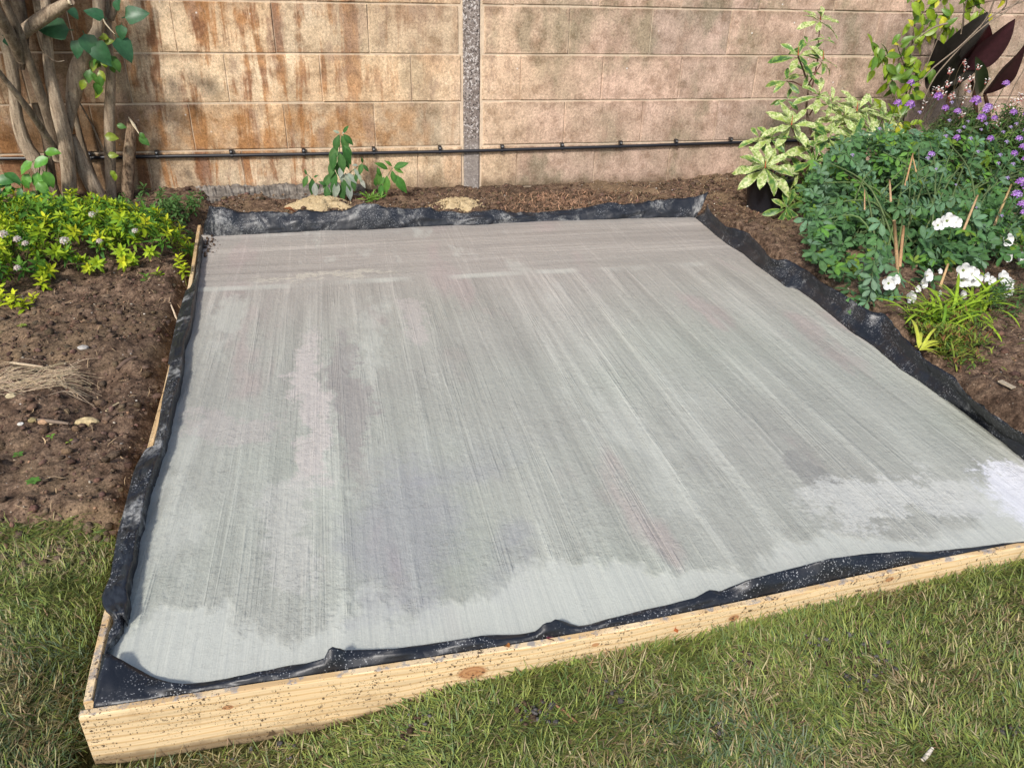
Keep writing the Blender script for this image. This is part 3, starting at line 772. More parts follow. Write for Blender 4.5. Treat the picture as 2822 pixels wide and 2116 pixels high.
for i, (x, y) in enumerate(tp):
    u = (xt[i] - xt[0])
    p0 = G(x, y, .1); bx = p0[0]
    by = float(y_front(bx)) + .015
    wl = max(0, 1 - u / 150.0)
    Bb = np.array([max(bx - .02 * wl, float(FBo[0, 0]) + .017), by, .0975])
    dy = .012 + .075 * wl + .012 * math.sin(u * .02) ** 2
    tpt = Yp(x, y, by + dy)
    if tpt[2] < .0985: tpt = G(x, y, .0985)
    Bf.append(Bb); Tf.append(tpt); Md.append((Bb + tpt) / 2 + np.array([0, -.003, .004]))
ribbon([Bf, Md, Tf], 'flap rising behind the front board with a loose folded corner', M_mem, 4, .0015, 9)
# left flap, lapped over the side board
l5 = Z(0, 900, 3.16); l6 = Z(0, 450, 3.16); l3 = Z(250, 1100, 2.765)
rt = np.vstack([poly(l6, [(1765, 640), (1745, 720), (1722, 900), (1712, 1000), (1690, 1150), (1660, 1350)]), poly(l5, [(1645, 0), (1600, 100), (1565, 400), (1495, 650)]),
                poly(l3, [(592, 150), (545, 320), (500, 440), (470, 530), (435, 640), (405, 740), (375, 910), (345, 990), (325, 1170), (295, 1250), (262, 1420), (275, 1500), (240, 1659)]), poly(f0, [(890, 640), (850, 690), (790, 760), (780, 830)])])
lf = np.vstack([poly(l6, [(1750, 640), (1735, 720), (1712, 900), (1700, 1000), (1620, 1150), (1570, 1350), (1540, 1500)]), poly(l5, [(1500, 200), (1467, 400), (1420, 600), (1380, 850)]),
                poly(l3, [(484, 358), (425, 372), (395, 420), (350, 500), (325, 560), (280, 740), (240, 900), (200, 1040), (175, 1200), (150, 1350), (105, 1450), (85, 1500), (90, 1560), (120, 1620), (160, 1650)]), poly(f0, [(830, 530), (845, 580), (815, 640), (785, 760), (770, 830)])])
n = 190
yt = np.linspace(rt[:, 1].min(), rt[:, 1].max(), n)
r_ = interp_px(rt, yt, 1); l_ = interp_px(lf, np.clip(yt, lf[:, 1].min(), lf[:, 1].max()), 1)
Lw, Mw, Rw, Fw = [], [], [], []
for (rx, ry), (lx, ly) in zip(r_, l_):
    a = G(lx, ly, .1045); b = G(rx, ry, .122)
    inside = a[0] > float(x_left(max(a[1], .93))) + .02
    if inside: a = G(lx, ly, .103)
    if 2.08 < a[1] < 2.66: a[0] = float(x_left(a[1])) - .004 * math.sin((a[1] - 2.08) / .58 * math.pi); a[2] = .104
    m_ = (a + b) / 2; m_[2] = .110 + .007 * float(vnoise(m_[1] * 24, 3.3)); b[2] -= .004 * float(vnoise(m_[1] * 31, 9.3))
    if ly > 1330: m_[2] = .108; b = G(rx, ry, .104)
    ff = b.copy(); ff[2] = .084; ff[0] += .002
    Lw.append(a); Mw.append(m_); Rw.append(b); Fw.append(ff)
ribbon([Lw, Mw, Rw, Fw], 'speckled flap lapped over the left side board', M_mem2, 6, .0035, 21)
# right flap, leaning on the soil
r5 = Z(2000, 400, 2.691); r7 = Z(2200, 900, 3.556)
inn = np.vstack([[(1503, 470)], poly(r5, [(0, 725), (130, 800), (220, 880), (370, 990), (450, 1050), (520, 1060), (650, 1150), (800, 1270), (950, 1390), (1100, 1480)]), poly(r7, [(830, 260), (1020, 420), (1200, 530), (1400, 680), (1600, 800), (1750, 900), (2000, 1120), (2212, 1300)]), [(2400, 1120), (2560, 1225)]])
out_ = np.vstack([[(1528, 440), (1531, 452)], poly(r5, [(0, 600), (150, 640), (240, 720), (330, 840), (480, 860), (600, 920), (720, 1020), (900, 1120), (1060, 1230), (1190, 1250), (1300, 1400)]), poly(r7, [(1250, 320), (1500, 480), (1700, 690), (1900, 850), (2050, 950), (2212, 1050)]), [(2400, 1050), (2620, 1180)]])
n = 170
ti = np.linspace(0, 1, n)
def arclen(P, t):
    d = np.r_[0, np.cumsum(np.hypot(*np.diff(P, axis=0).T))]; d /= d[-1]
    return np.stack([np.interp(t, d, P[:, 0]), np.interp(t, d, P[:, 1])], -1)
ip = arclen(inn, ti); op = arclen(out_, ti)
I_ = [G(x, y, .093) for x, y in ip]; O_ = [G(x, y, .158) for x, y in op]
I0 = [p + np.array([.008, 0, -.03]) for p in I_]
Mm = [a * .5 + b * .5 + np.array([.012, 0, -.006]) for a, b in zip(I_, O_)]
O2 = [p + np.array([.03, .0, -.05]) for p in O_]
ribbon([I0, I_, Mm, O_, O2], 'flap standing against the soil of the planted bed', M_mem, 4, .004, 33)

# ================================================================== SMALL STUFF ON THE GROUND
ico_v = []
ph_ = (1 + 5 ** .5) / 2
for a, b_ in ((1, ph_), (-1, ph_), (1, -ph_), (-1, -ph_)): ico_v += [(a, b_, 0)]
for a, b_ in ((1, ph_), (-1, ph_), (1, -ph_), (-1, -ph_)): ico_v += [(0, a, b_)]
for a, b_ in ((1, ph_), (-1, ph_), (1, -ph_), (-1, -ph_)): ico_v += [(b_, 0, a)]
ico_v = np.array(ico_v) / math.hypot(1, ph_)
from itertools import combinations
ico_f = [c for c in combinations(range(12), 3) if all(abs(np.linalg.norm(ico_v[a] - ico_v[b_]) - 1.0515) < .02 for a, b_ in combinations(c, 2))]
ico_f = [c if np.dot(np.cross(ico_v[c[1]] - ico_v[c[0]], ico_v[c[2]] - ico_v[c[0]]), ico_v[c[0]]) > 0 else c[::-1] for c in ico_f]
ico_f = np.array(ico_f)
def rand_rot(n):
    q = rng.normal(size=(n, 4)); q /= np.linalg.norm(q, axis=1)[:, None]
    w, x, y, z = q.T
    return np.stack([np.stack([1 - 2 * (y * y + z * z), 2 * (x * y - z * w), 2 * (x * z + y * w)], -1), np.stack([2 * (x * y + z * w), 1 - 2 * (x * x + z * z), 2 * (y * z - x * w)], -1), np.stack([2 * (x * z - y * w), 2 * (y * z + x * w), 1 - 2 * (x * x + y * y)], -1)], 1)
def scatter_lumps(name, pts, size, cols, mat, flat=.7, label=None):
    n = len(pts)
    V = np.tile(ico_v, (n, 1, 1)) * (1 + rng.uniform(-.3, .3, (n, 12, 1)))
    V = V * rng.uniform(.6, 1.2, (n, 1, 3)); R = rand_rot(n)
    V = np.einsum('nij,nkj->nki', R, V); V[..., 2] *= flat
    V = V * size[:, None, None] + pts[:, None, :]
    F = (ico_f[None] + (np.arange(n) * 12)[:, None, None]).reshape(-1, 3)
    C = np.repeat(cols, 12, axis=0)
    o = link(name, raw_mesh(name, V.reshape(-1, 3), F, C, mat, False)); o['kind'] = 'stuff'
    return o
def in_slab(x, y): return (x > x_left(np.maximum(y, .93)) - .01) & (x < x_right(y) + .09) & (y > y_front(x) - .01) & (y < 3.38)
def soil_pts(n):
    P = []
    for (x0, x1, y0, y1, w) in ((-1.9, -.47, 1.35, 4.12, .46), (-.6, 2.2, 3.38, 4.14, .27), (1.62, 3.0, 1.15, 4.1, .27)):
        k = int(n * w); P.append(np.stack([rng.uniform(x0, x1, k), rng.uniform(y0, y1, k)], -1))
    P = np.vstack(P); k = ~in_slab(P[:, 0], P[:, 1]); return P[k]
P = soil_pts(34000)
P = P[fbm(P[:, 0] * 5, P[:, 1] * 5, 3) > .40 + .25 * rng.random(len(P)) - .12]
sz = .0015 + .012 * rng.random(len(P)) ** 7 + .003 * rng.random(len(P))
Pz = gz(P[:, 0], P[:, 1]) + sz * .2
base = np.array([.100, .066, .045]); cc = base * rng.uniform(.5, 1.6, (len(P), 1)) * rng.uniform(.9, 1.1, (len(P), 3))
scatter_lumps('soil_crumbs', np.c_[P, Pz], sz, cc, M_clod)
P = soil_pts(3200); sz = .0012 + .004 * rng.random(len(P)) ** 3
pal = np.array([(.42, .36, .28), (.33, .24, .16), (.5, .46, .4), (.38, .22, .13), (.25, .22, .19)])
scatter_lumps('pebbles', np.c_[P, gz(P[:, 0], P[:, 1]) + sz * .5], sz, pal[rng.integers(0, 5, len(P))] * rng.uniform(.6, 1.1, (len(P), 1)), M_stone)
# soil spilled on the slab's far left corner, and clods dropped on the lawn
P = np.array([G(*p, .09)[:2] for p in [(447 + 30 * rng.random() ** .6 * math.cos(a), 530 + 26 * rng.random() * math.sin(a)) for a in rng.uniform(0, 6.28, 90)]])
sz = .002 + .005 * rng.random(len(P)) ** 2
scatter_lumps('spilled_soil', np.c_[P, np.full(len(P), .0945)], sz, base * rng.uniform(.5, 1.2, (len(P), 1)) * np.ones(3), M_clod)

def slivers(name, P, length, width, cols, mat, lift=.003, curl=.25):
    n = len(P); a = rng.uniform(0, 6.28, n); k = 5
    t = np.linspace(-.5, .5, k)[None, :]
    cu = rng.uniform(-curl, curl, n)[:, None] * 2
    ang = a[:, None] + cu * t * 2
    d = np.stack([np.cos(ang), np.sin(ang)], -1)
    c = P[:, None, :2] + d * (t * length[:, None])[..., None]
    nrm = np.stack([-np.sin(ang), np.cos(ang)], -1)
    w = width[:, None] * (1 - (2 * t) ** 4 * .7)
    zz = gz(c[..., 0], c[..., 1]) + lift + rng.uniform(0, .008, n)[:, None] + rng.uniform(-.02, .02, n)[:, None] * t
    A = np.concatenate([c + nrm * w[..., None] / 2, zz[..., None]], -1); B_ = np.concatenate([c - nrm * w[..., None] / 2, zz[..., None] + w[..., None] * .2], -1)
    V = np.stack([A, B_], 2).reshape(n, 2 * k, 3)
    f = np.array([(2 * i, 2 * i + 1, 2 * i + 3, 2 * i + 2) for i in range(k - 1)])
    F = (f[None] + (np.arange(n) * 2 * k)[:, None, None]).reshape(-1, 4)
    o = link(name, raw_mesh(name, V.reshape(-1, 3), F, np.repeat(cols, 2 * k, axis=0), mat)); o['kind'] = 'stuff'
P = soil_pts(2600); n = len(P)
slivers('plant_litter', P, rng.uniform(.008, .04, n) * rng.uniform(.5, 1.2, n), rng.uniform(.001, .003, n), np.array([.30, .21, .12]) * rng.uniform(.4, 1.5, (n, 1)) * np.ones(3), M_dry)
n = 1500; P = np.stack([rng.normal(1.12, .20, n), rng.uniform(3.42, 3.95, n)], -1); P = P[(P[:, 0] > .74)]; n = len(P)
slivers('shredded_bark', P, rng.uniform(.015, .045, n), rng.uniform(.0015, .005, n), np.array([.24, .14, .085]) * rng.uniform(.4, 1.7, (n, 1)) * np.ones(3), M_dry, .006)

# ================================================================== LAWN BLADES
def grass_field(name, pts, lo, hi, wid, density_mask=True):
    x, y = pts[:, 0], pts[:, 1]
    n = len(pts)
    L = rng.uniform(lo, hi, n) * (.7 + .6 * fbm(x * 4, y * 4, 2))
    # combed, clumpy directions
    fld = fbm(x * 5 + 3, y * 5 + 8, 3) * 14
    a = fld + rng.normal(0, 1.4, n)
    lean = np.clip(.95 + rng.normal(0, .38, n) + (fbm(x * 3 + 9, y * 3, 2) - .5) * .9, .12, 1.5)
    curl = rng.uniform(.1, .9, n)
    w = wid * rng.uniform(.6, 1.3, n)
    k = 4; t = np.linspace(0, 1, k)[None, :]
    th = lean[:, None] + curl[:, None] * t          # angle from vertical along the blade
    ds = L[:, None] / (k - 1)
    hz = np.cumsum(np.sin(th) * ds, 1) - np.sin(th[:, :1]) * ds; vz = np.cumsum(np.cos(th) * ds, 1) - np.cos(th[:, :1]) * ds
    d = np.stack([np.cos(a), np.sin(a)], -1)
    c = np.stack([x, y], -1)[:, None, :] + d[:, None, :] * hz[..., None]
    z0 = gz(x, y) - .002
    zc = z0[:, None] + np.maximum(vz, hz * .06)
    nr = np.stack([-np.sin(a), np.cos(a)], -1)[:, None, :]
    ww = w[:, None] * np.array([.9, 1, .75, .12])[None, :]
    A = np.concatenate([c + nr * ww[..., None] / 2, zc[..., None]], -1); B_ = np.concatenate([c - nr * ww[..., None] / 2, zc[..., None] + ww[..., None] * .35], -1)
    V = np.stack([A, B_], 2).reshape(n, 2 * k, 3)
    f = np.array([(2 * i, 2 * i + 1, 2 * i + 3, 2 * i + 2) for i in range(k - 1)])
    F = (f[None] + (np.arange(n) * 2 * k)[:, None, None]).reshape(-1, 4)
    pal = np.array([(.155, .200, .042), (.22, .26, .060), (.115, .175, .05), (.115, .165, .085), (.26, .24, .095), (.38, .32, .17), (.24, .165, .085)])
    m1 = fbm(x * 2.2 + 30, y * 2.2, 3); m2 = fbm(x * 7 + 11, y * 7, 3)
    worn = sum(np.exp(-((x - wx_) / rx_) ** 2 - ((y - wy_) / ry_) ** 2) for wx_, wy_, rx_, ry_ in ((.95, .74, .14, .07), (.35, .70, .12, .05), (-.62, 1.38, .10, .06), (.62, .78, .10, .05), (1.15, .82, .1, .05)))
    L = L * (1 - .35 * np.clip(worn, 0, 1))
    dry = .45 * np.clip(worn, 0, 1) + np.clip((m2 - .42) * 2.2 + (m1 - .42) * 1.8, .10, .72)
    r = rng.random(n)
    idx = np.where(r < dry, rng.choice([4, 5, 5, 6], n), np.where(m1 + rng.normal(0, .06, n) > .55, rng.choice([2, 3, 3, 0], n), rng.choice([0, 1, 1, 2], n)))
    C = pal[idx] * rng.uniform(.7, 1.35, (n, 1)) * rng.uniform(.92, 1.08, (n, 3))
    C = np.repeat(C, 2 * k, axis=0).reshape(n, 2 * k, 3)
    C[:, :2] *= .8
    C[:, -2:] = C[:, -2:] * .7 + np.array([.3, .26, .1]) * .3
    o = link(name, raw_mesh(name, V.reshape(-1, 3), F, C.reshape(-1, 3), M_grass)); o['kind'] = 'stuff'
    return o
n = 400000
P = np.stack([rng.uniform(-1.25, 1.95, n), rng.uniform(.30, 1.56, n)], -1)
x, y = P[:, 0], P[:, 1]
lim = np.where(x < -.4, 1.47 - 0.10 * (x + .7) - 0.12 * (fbm(x * 6, y * 6, 2) - .5), y_front(x) - .004)
keep = (y < lim + rng.normal(0, .012, n))
keep &= ~((x > x_left(np.maximum(y, .93)) - .022 - .012 * rng.random(n)) & (x < -.35) & (y > .875))
keep &= ~((x > -.49) & (x < -.42) & (y > .80) & (y < .92) & (rng.random(n) < .9))
bare = fbm(x * 9 + 50, y * 9 + 20, 3) + .25 * fbm(x * 2.5, y * 2.5 + 60, 2)
keep &= rng.random(n) < np.clip(1.0 - (bare - .85) * 6, .45, 1)
nearb = (y_front(x) - y < .02) & (x < .0) & (x > -.45)
keep &= ~(nearb & (rng.random(n) < .9))
keep &= y < y_front(x) + np.where(x < -.46, 9, -.012)
grass_field('grass', P[keep], .012, .034, .0018)
n = 26000
P = np.stack([rng.uniform(-3.2, 5.0, n), rng.uniform(-1.4, 1.0, n)], -1)
P = P[~((P[:, 0] > -1.25) & (P[:, 0] < 1.95) & (P[:, 1] > .3))]
P = P[P[:, 1] < .9]
grass_field('lawn_edge_grass', P, .02, .045, .004)
# grass growing up against the front board
n = 3200; x = rng.uniform(.0, 1.7, n); x = x[rng.random(n) < sstep(-.05, .2, x)]
P = np.stack([x, y_front(x) - .004 - .02 * rng.random(len(x))], -1)
grass_field('board_edge_grass', P, .02, .04, .0021)
# mortar-grey and earthy clods trodden into the lawn
P = []
for (px, py, r, k) in ((1870, 1450, 60, 60), (1845, 1500, 30, 40), (1770, 1420, 50, 55), (1145, 1560, 40, 45), (1170, 1550, 25, 30), (1320, 1520, 25, 20), (870, 1590, 30, 25), (1540, 1600, 30, 40), (1600, 1440, 30, 22), (2170, 1610, 30, 40), (900, 1550, 40, 20), (250, 1300, 12, 8), (280, 1640, 60, 30), (560, 1600, 90, 26), (1475, 1345, 14, 14)):
    for i in range(k):
        q = G(px + rng.normal(0, r * .6), py + rng.normal(0, r * .45), .03); P.append((q[0], q[1]))
P = np.array(P); P = P[(P[:, 1] < y_front(P[:, 0]) - .01) | (P[:, 0] < -.5)]
sz = .0012 + .0055 * rng.random(len(P)) ** 3
scatter_lumps('lawn_clods', np.c_[P, gz(P[:, 0], P[:, 1]) + .006], sz, np.where(rng.random((len(P), 1)) < .5, [[.080, .074, .070]], [[.07, .045, .03]]) * rng.uniform(.6, 1.4, (len(P), 1)), M_clod)

# ================================================================== LEAVES
def mat4(pos, d, up=(0, 0, 1), s=1.0, roll=0.0):
    d = Vector(d).normalized(); u = Vector(up)
    x = d.cross(u)
    if x.length < 1e-4: x = Vector((1, 0, 0))
    x.normalize(); z = x.cross(d).normalized()
    if roll:
        R = Matrix.Rotation(roll, 3, d); x = R @ x; z = R @ z
    m = Matrix((x, d, z)).transposed().to_4x4() @ Matrix.Scale(s, 4)
    m.translation = Vector(pos); return m
def leaf(L, W, col, edge=None, prof='ovate', n=6, fold=.25, droop=.35, wave=0.0, stalk=.0, seed=0, blotch=None):
    r = random.Random(seed)
    V, C = [], []
    ph = r.uniform(0, 6)
    for i in range(n + 1):
        t = i / n
        if prof == 'ovate': w = (math.sin(math.pi * min(t * 1.0, 1) ** .75)) ** .85
        elif prof == 'heart': w = math.sin(math.pi * t ** .55) ** .8
        elif prof == 'obov': w = math.sin(math.pi * t ** 1.35) ** .75
        elif prof == 'lance': w = math.sin(math.pi * t ** .85) ** 1.15
        elif prof == 'strap': w = min(1, t * 6 + .35) * (1 - t ** 5) ** .8
        else: w = math.sin(math.pi * t)
        if i == 0: w = max(w, .06)
        if i == n: w = .02
        w *= W / 2
        a = droop * t
        y = L * (math.sin(a) / droop if abs(droop) > 1e-3 else t); z = -L * ((1 - math.cos(a)) / droop if abs(droop) > 1e-3 else 0)
        for k, u in enumerate((-1, -.5, 0, .5, 1)):
            zz = z + abs(u) * w * fold + wave * W * math.sin(ph + t * 11 + u * 2.5) * abs(u)
            V.append((u * w, y + stalk, zz))
            c = np.array(col if (edge is None or abs(u) < .9) else edge, float)
            if k == 2: c = c * 1.15
            if blotch is not None and r.random() < blotch[1]: c = np.array(blotch[0]) * r.uniform(.8, 1.2)
            C.append(c * r.uniform(.93, 1.07))
    F = []
    for i in range(n):
        for k in range(4):
            a = i * 5 + k; F.append((a, a + 1, a + 6, a + 5))
    t = T(V, F, C)
    if stalk: t.add(tube([(0, 0, 0), (0, stalk, 0)], [W * .03, W * .03], 4, col, 1))
    return t
def flat_leaf(L, W, col, tip=None, droop=.3, fold=.3):     # small leaf, 8 faces
    V, C = [], []; n = 4
    for i in range(n + 1):
        t = i / n; w = W / 2 * (math.sin(math.pi * t ** .85) if 0 < i < n else .04)
        z = -L * droop * t * t
        for u in (-1, 0, 1):
            V.append((u * w, L * t, z + abs(u) * w * fold)); C.append(np.array(col) * (1.12 if u == 0 else 1) if tip is None else np.array(col) * (1 - t) + np.array(tip) * t)
    F = [(i * 3 + k, i * 3 + k + 1, i * 3 + k + 4, i * 3 + k + 3) for i in range(n) for k in range(2)]
    return T(V, F, C)
def sph(az, el): return Vector((math.cos(az) * math.cos(el), math.sin(az) * math.cos(el), math.sin(el)))

def place(root, name, metas, mats, mat, nmax=300, stuff_name='foliage'):
    """metas: templates; mats: list of (index, matrix). Nearest and in-view ones become parts, the rest one stuff part."""
    def key(im):
        p = im[1].translation; q = project(p)
        off = 0 if (-60 < q[0] < 2270 and -60 < q[1] < 1720) else 50
        return off + (Vector(p) - Vector((0, 0, CAM_H))).length
    order = sorted(mats, key=key)
    meshes = {}
    for i, m in order[:nmax]:
        if i not in meshes: meshes[i] = mesh(name, metas[i], mat)
        link(name, meshes[i], root, None, m)
    rest = order[nmax:]
    if rest:
        t = join([(metas[i], m) for i, m in rest])
        o = link(stuff_name, mesh(stuff_name, t, mat), root); o['kind'] = 'stuff'

def tri(c, s=.12): return tuple(np.array(c) * random.uniform(1 - s, 1 + s) * np.array([random.uniform(.94, 1.06) for _ in range(3)]))

# ---------------- old multi-stemmed shrub, left
def yt_(pts, Y0, Y1=None):
    Y1 = Y0 if Y1 is None else Y1; n = len(pts)
    return [Yp(x * .7837 / 3.16, y * .7837 / 3.16, Y0 + (Y1 - Y0) * i / (n - 1)) for i, (x, y) in enumerate(pts)]
tree = thing('old_shrub', (-1.15, 3.95, .05), 'old bare-stemmed shrub with tangled grey-brown trunks against the wall', 'shrub')
def stem(pts, widths, Y0, Y1, mat, name='trunk', seed=0, rough=.10, sides=18):
    rough *= .55
    P_ = yt_(pts, Y0, Y1); R_ = [(.82 if w > 60 else 1) * w * .7837 / 3.16 / 2 / 1661 * (RW.T @ (p - np.array([0, 0, CAM_H])))[2] for w, p in zip(widths, P_)]
    return link(name, mesh(name, tube(P_, R_, sides, sub=7, rough=rough, seed=seed), mat), tree)
stem([(-60, -420), (60, -200), (40, 0), (150, 250), (250, 520), (330, 750), (430, 1050), (520, 1390)], [80, 80, 85, 92, 85, 95, 110, 130], 3.62, 3.92, M_bark2, seed=1)
stem([(-140, -80), (0, 150), (110, 350), (190, 520)], [110, 118, 125, 120], 3.6, 3.8, M_bark2, seed=2)
stem([(-150, 460), (0, 640), (250, 960), (400, 1180), (540, 1400)], [38, 42, 58, 70, 75], 3.55, 3.9, M_bark2, 'branch', 3, .05)
stem([(10, 150), (70, 420), (120, 700), (145, 1000), (220, 1250), (320, 1420), (420, 1600), (500, 1850)], [150, 130, 118, 118, 135, 150, 165, 170], 3.95, 3.95, M_bark, seed=4, rough=.16)
stem([(150, 420), (190, 300), (400, 140), (520, 70), (612, 8)], [100, 130, 140, 125, 95], 3.85, 3.72, M_bark, 'branch', 5, .12)
stem([(380, -200), (400, 60), (412, 320), (430, 600), (490, 900), (560, 1200), (595, 1500), (612, 1850)], [90, 95, 95, 110, 140, 150, 145, 138], 3.88, 3.86, M_bark, seed=6, rough=.15)
stem([(850, -380), (860, -150), (860, 0), (850, 260), (700, 560), (650, 780), (620, 990), (590, 1200)], [120, 120, 118, 115, 180, 165, 95, 60], 4.0, 3.93, M_bark, seed=7, rough=.14)
stem([(940, -400), (930, -120), (935, 150), (950, 400), (965, 700), (955, 1000), (958, 1300), (968, 1700), (975, 1800)], [85, 85, 88, 90, 98, 110, 112, 105, 120], 4.03, 4.03, M_bark, seed=8, rough=.05)
stem([(1148, 1070), (1130, 1300), (1118, 1500), (1108, 1760)], [88, 120, 124, 128], 4.05, 4.05, M_bark3, 'stump', 9, .12).__setitem__('label', 'snapped flaky-barked stump with a pale splintered tip')
stem([(620, 1180), (690, 1380), (800, 1600), (905, 1800)], [90, 140, 155, 150], 3.93, 3.93, M_bark, seed=10, rough=.07)
stem([(640, 940), (700, 1200), (770, 1430), (830, 1600)], [40, 62, 75, 80], 4.08, 4.08, M_bark2, seed=11)
stem([(690, 890), (800, 1090), (905, 1310), (960, 1400)], [12, 14, 15, 15], 3.99, 4.0, M_bark2, 'twig', 12, 0, 6)
stem([(320, 280), (370, 440), (480, 535), (560, 530)], [16, 15, 12, 8], 3.75, 3.8, M_bark2, 'twig', 13, 0, 6)
stem([(60, -250), (150, 0), (200, 300), (180, 600)], [150, 140, 120, 80], 4.05, 4.08, M_bark2, seed=14, rough=.12)
stem([(300, -250), (330, 0), (380, 300), (440, 560)], [110, 110, 100, 90], 4.06, 4.06, M_bark2, seed=15)
stem([(1010, -250), (1000, -60), (1000, 60), (960, 170)], [60, 55, 60, 60], 4.0, 4.02, M_bark2, 'branch', 16)
stem([(300, 900), (380, 1150), (430, 1400), (470, 1700)], [50, 70, 85, 95], 4.02, 4.0, M_bark2, seed=17, rough=.12)
# splinters
sp = [yt_([(1118, 1020), (1165, 1090), (1210, 1165)], 4.02), yt_([(880, 120), (920, 210), (1000, 300)], 3.96), yt_([(585, -10), (605, 25), (622, 45)], 3.7)]
for q, w in zip(sp, (.008, .004, .007)):
    link('splinter', mesh('splinter', tube(q, [w * .3, w, w * .2], 6, (.62, .52, .36), 2), M_dry), tree)
# leaves: big glossy pointed ones, then small yellowish ones
big = [leaf(.105, .078, tri((.035, .115, .045)), None, 'heart', 7, .18, .5, .03, .015, s) for s in range(4)]
sml = [leaf(.055, .036, tri((.20, .27, .02)), None, 'ovate', 6, .2, .6, .05, .006, 20 + s) for s in range(4)]
grn = [leaf(.06, .038, tri((.075, .18, .03)), None, 'ovate', 6, .2, .6, .05, .006, 30 + s) for s in range(3)]
metas = big + sml + grn; ms = []
def zpt(x, y, Y): return Yp(x * .7837 / 3.16, y * .7837 / 3.16, Y)
def dirpx(a, out=-.25):   # image-plane angle (0 = right, 90 = up), leaning towards the viewer
    return (math.cos(a), out, math.sin(a))
for (x, y, a, s, k) in ((640, 265, 175, 1.15, 0), (1060, 160, 15, 1.0, 1), (930, 170, 150, .75, 2), (1000, 300, -60, 1.05, 3), (720, 270, -70, .95, 0), (790, 330, -62, 1.1, 1), (690, 330, -110, .75, 2), (590, 60, -50, .5, 3), (1010, 110, 70, .55, 2), (20, 310, -40, .7, 1), (1060, 200, -100, .6, 0)):
    ms.append((k, mat4(zpt(x, y, 3.86), dirpx(math.radians(a)), (0, -.8, .6), s, random.uniform(-.4, .4))))
for i in range(26):
    x = random.gauss(840, 75); y = random.gauss(560, 110); a = random.uniform(-150, -20)
    ms.append((4 + random.randrange(7), mat4(zpt(x, y, random.uniform(3.85, 3.95)), dirpx(math.radians(a), random.uniform(-.6, .1)), (0, -.8, .5), random.uniform(.6, 1.05), random.uniform(-.7, .7))))
for (x, y, a, s, k) in ((900, 1180, -10, 1.1, 5), (1010, 1090, -10, .7, 8), (1200, 1190, -35, .95, 8), (930, 1350, 0, .85, 5), (960, 1480, -60, .7, 6), (1000, 1500, -100, .7, 7), (1215, 1150, -60, .6, 9), (960, 340, 160, .9, 5), (900, 380, 20, .8, 4)):
    ms.append((k, mat4(zpt(x, y, 3.96), dirpx(math.radians(a)), (0, -.8, .5), s, random.uniform(-.3, .3))))
# crown above the frame: its shade falls on the left bay of the wall
for i in range(1500):
    p = Vector((random.gauss(-1.75, .25), random.uniform(3.35, 4.1), random.gauss(1.75, .34)))
    if p.z < 1.18 or p.x > -1.28: continue
    ms.append((random.choice((0, 1, 2, 3, 8, 9)), mat4(p, sph(random.uniform(0, 6.28), random.uniform(-1, .3)), (0, 0, 1), random.uniform(.8, 1.25), random.uniform(-.8, .8))))
place(tree, 'leaf', metas, ms, M_leaf, 300, 'crown')

# ---------------- golden low shrub (left)
def sprig(col1, col2, nl=13, L=.027, W=.0105, seed=0, stem_c=(.16, .18, .04)):
    random.seed(seed); t = T()
    for i in range(nl):
        el = -.25 + 1.25 * (i / nl); az = i * 2.399 + random.uniform(-.3, .3)
        f = i / nl; c = np.array(col1) * (1 - f) + np.array(col2) * f
        s = random.uniform(.75, 1.15) * (1.05 - .35 * f)
        lf_ = flat_leaf(L * s, W * s, tri(c, .1), tri(c, .1), random.uniform(.1, .4), .35)
        t.add(lf_, mat4((0, 0, -.022 + .03 * f), sph(az, el), (0, 0, 1), 1, random.uniform(-.3, .3)))
    t.add(tube([(0, 0, -.06), (0, .002, -.01), (0, 0, .006)], [.0011, .001, .0008], 4, stem_c, 1))
    return t
gold = [sprig((.13, .25, .014), (.38, .50, .02), 14, seed=50 + i) for i in range(4)] + [sprig((.22, .34, .014), (.60, .62, .03), 14, .030, .012, seed=60 + i) for i in range(3)] + [sprig((.045, .135, .02), (.13, .27, .025), 13, seed=70 + i) for i in range(3)]
random.seed(8)
gs = thing('golden_shrub', (-1.15, 3.15, .07), 'low spreading yellow-green leafy shrub with small white flower heads on bare soil', 'shrub')
def mound(x, y):
    # footprint: front edge runs back to the right
    fr = np.interp(x, [-2.2, -1.35, -1.12, -.97, -.80, -.60], [2.40, 2.52, 2.68, 2.86, 2.88, 2.92])
    bk = np.interp(x, [-2.2, -1.3, -.95, -.75, -.62], [3.75, 3.72, 3.62, 3.5, 3.25])
    if y < fr or y > bk or x > -.58: return None
    e = min((y - fr) / .10, (bk - y) / .35, (-.58 - x) / .10, 1.0)
    e = max(e, 0) ** .5
    return e * (.115 + .08 * float(vnoise(x * 5, y * 5)))
ms = []
while len(ms) < 900:
    x = random.uniform(-2.0, -.58); y = random.uniform(2.4, 3.75)
    h = mound(x, y)
    if h is None: continue
    e = 1e-2
    hx = (mound(x + e, y) or 0) - (mound(x - e, y) or 0); hy = (mound(x, y + e) or 0) - (mound(x, y - e) or 0)
    nrm = Vector((-hx / (2 * e) * .35, -hy / (2 * e) * .35 - .15, 1)).normalized()
    up_ = (nrm + Vector((random.uniform(-.7, .7), random.uniform(-.8, .5), 0))).normalized()
    z = float(gz(x, y)) + h * random.uniform(.45, 1.2) + .015
    k = random.choice((0, 1, 2, 3, 0, 1, 4, 5, 6, 7, 8, 9, 7, 8, 9)) if h > .05 else random.choice((4, 5, 6, 0))
    m = mat4((x, y, z), Vector((random.uniform(-1, 1), random.uniform(-1, 1), .1)).cross(up_), up_, random.uniform(.95, 1.5))
    ms.append((k, m))
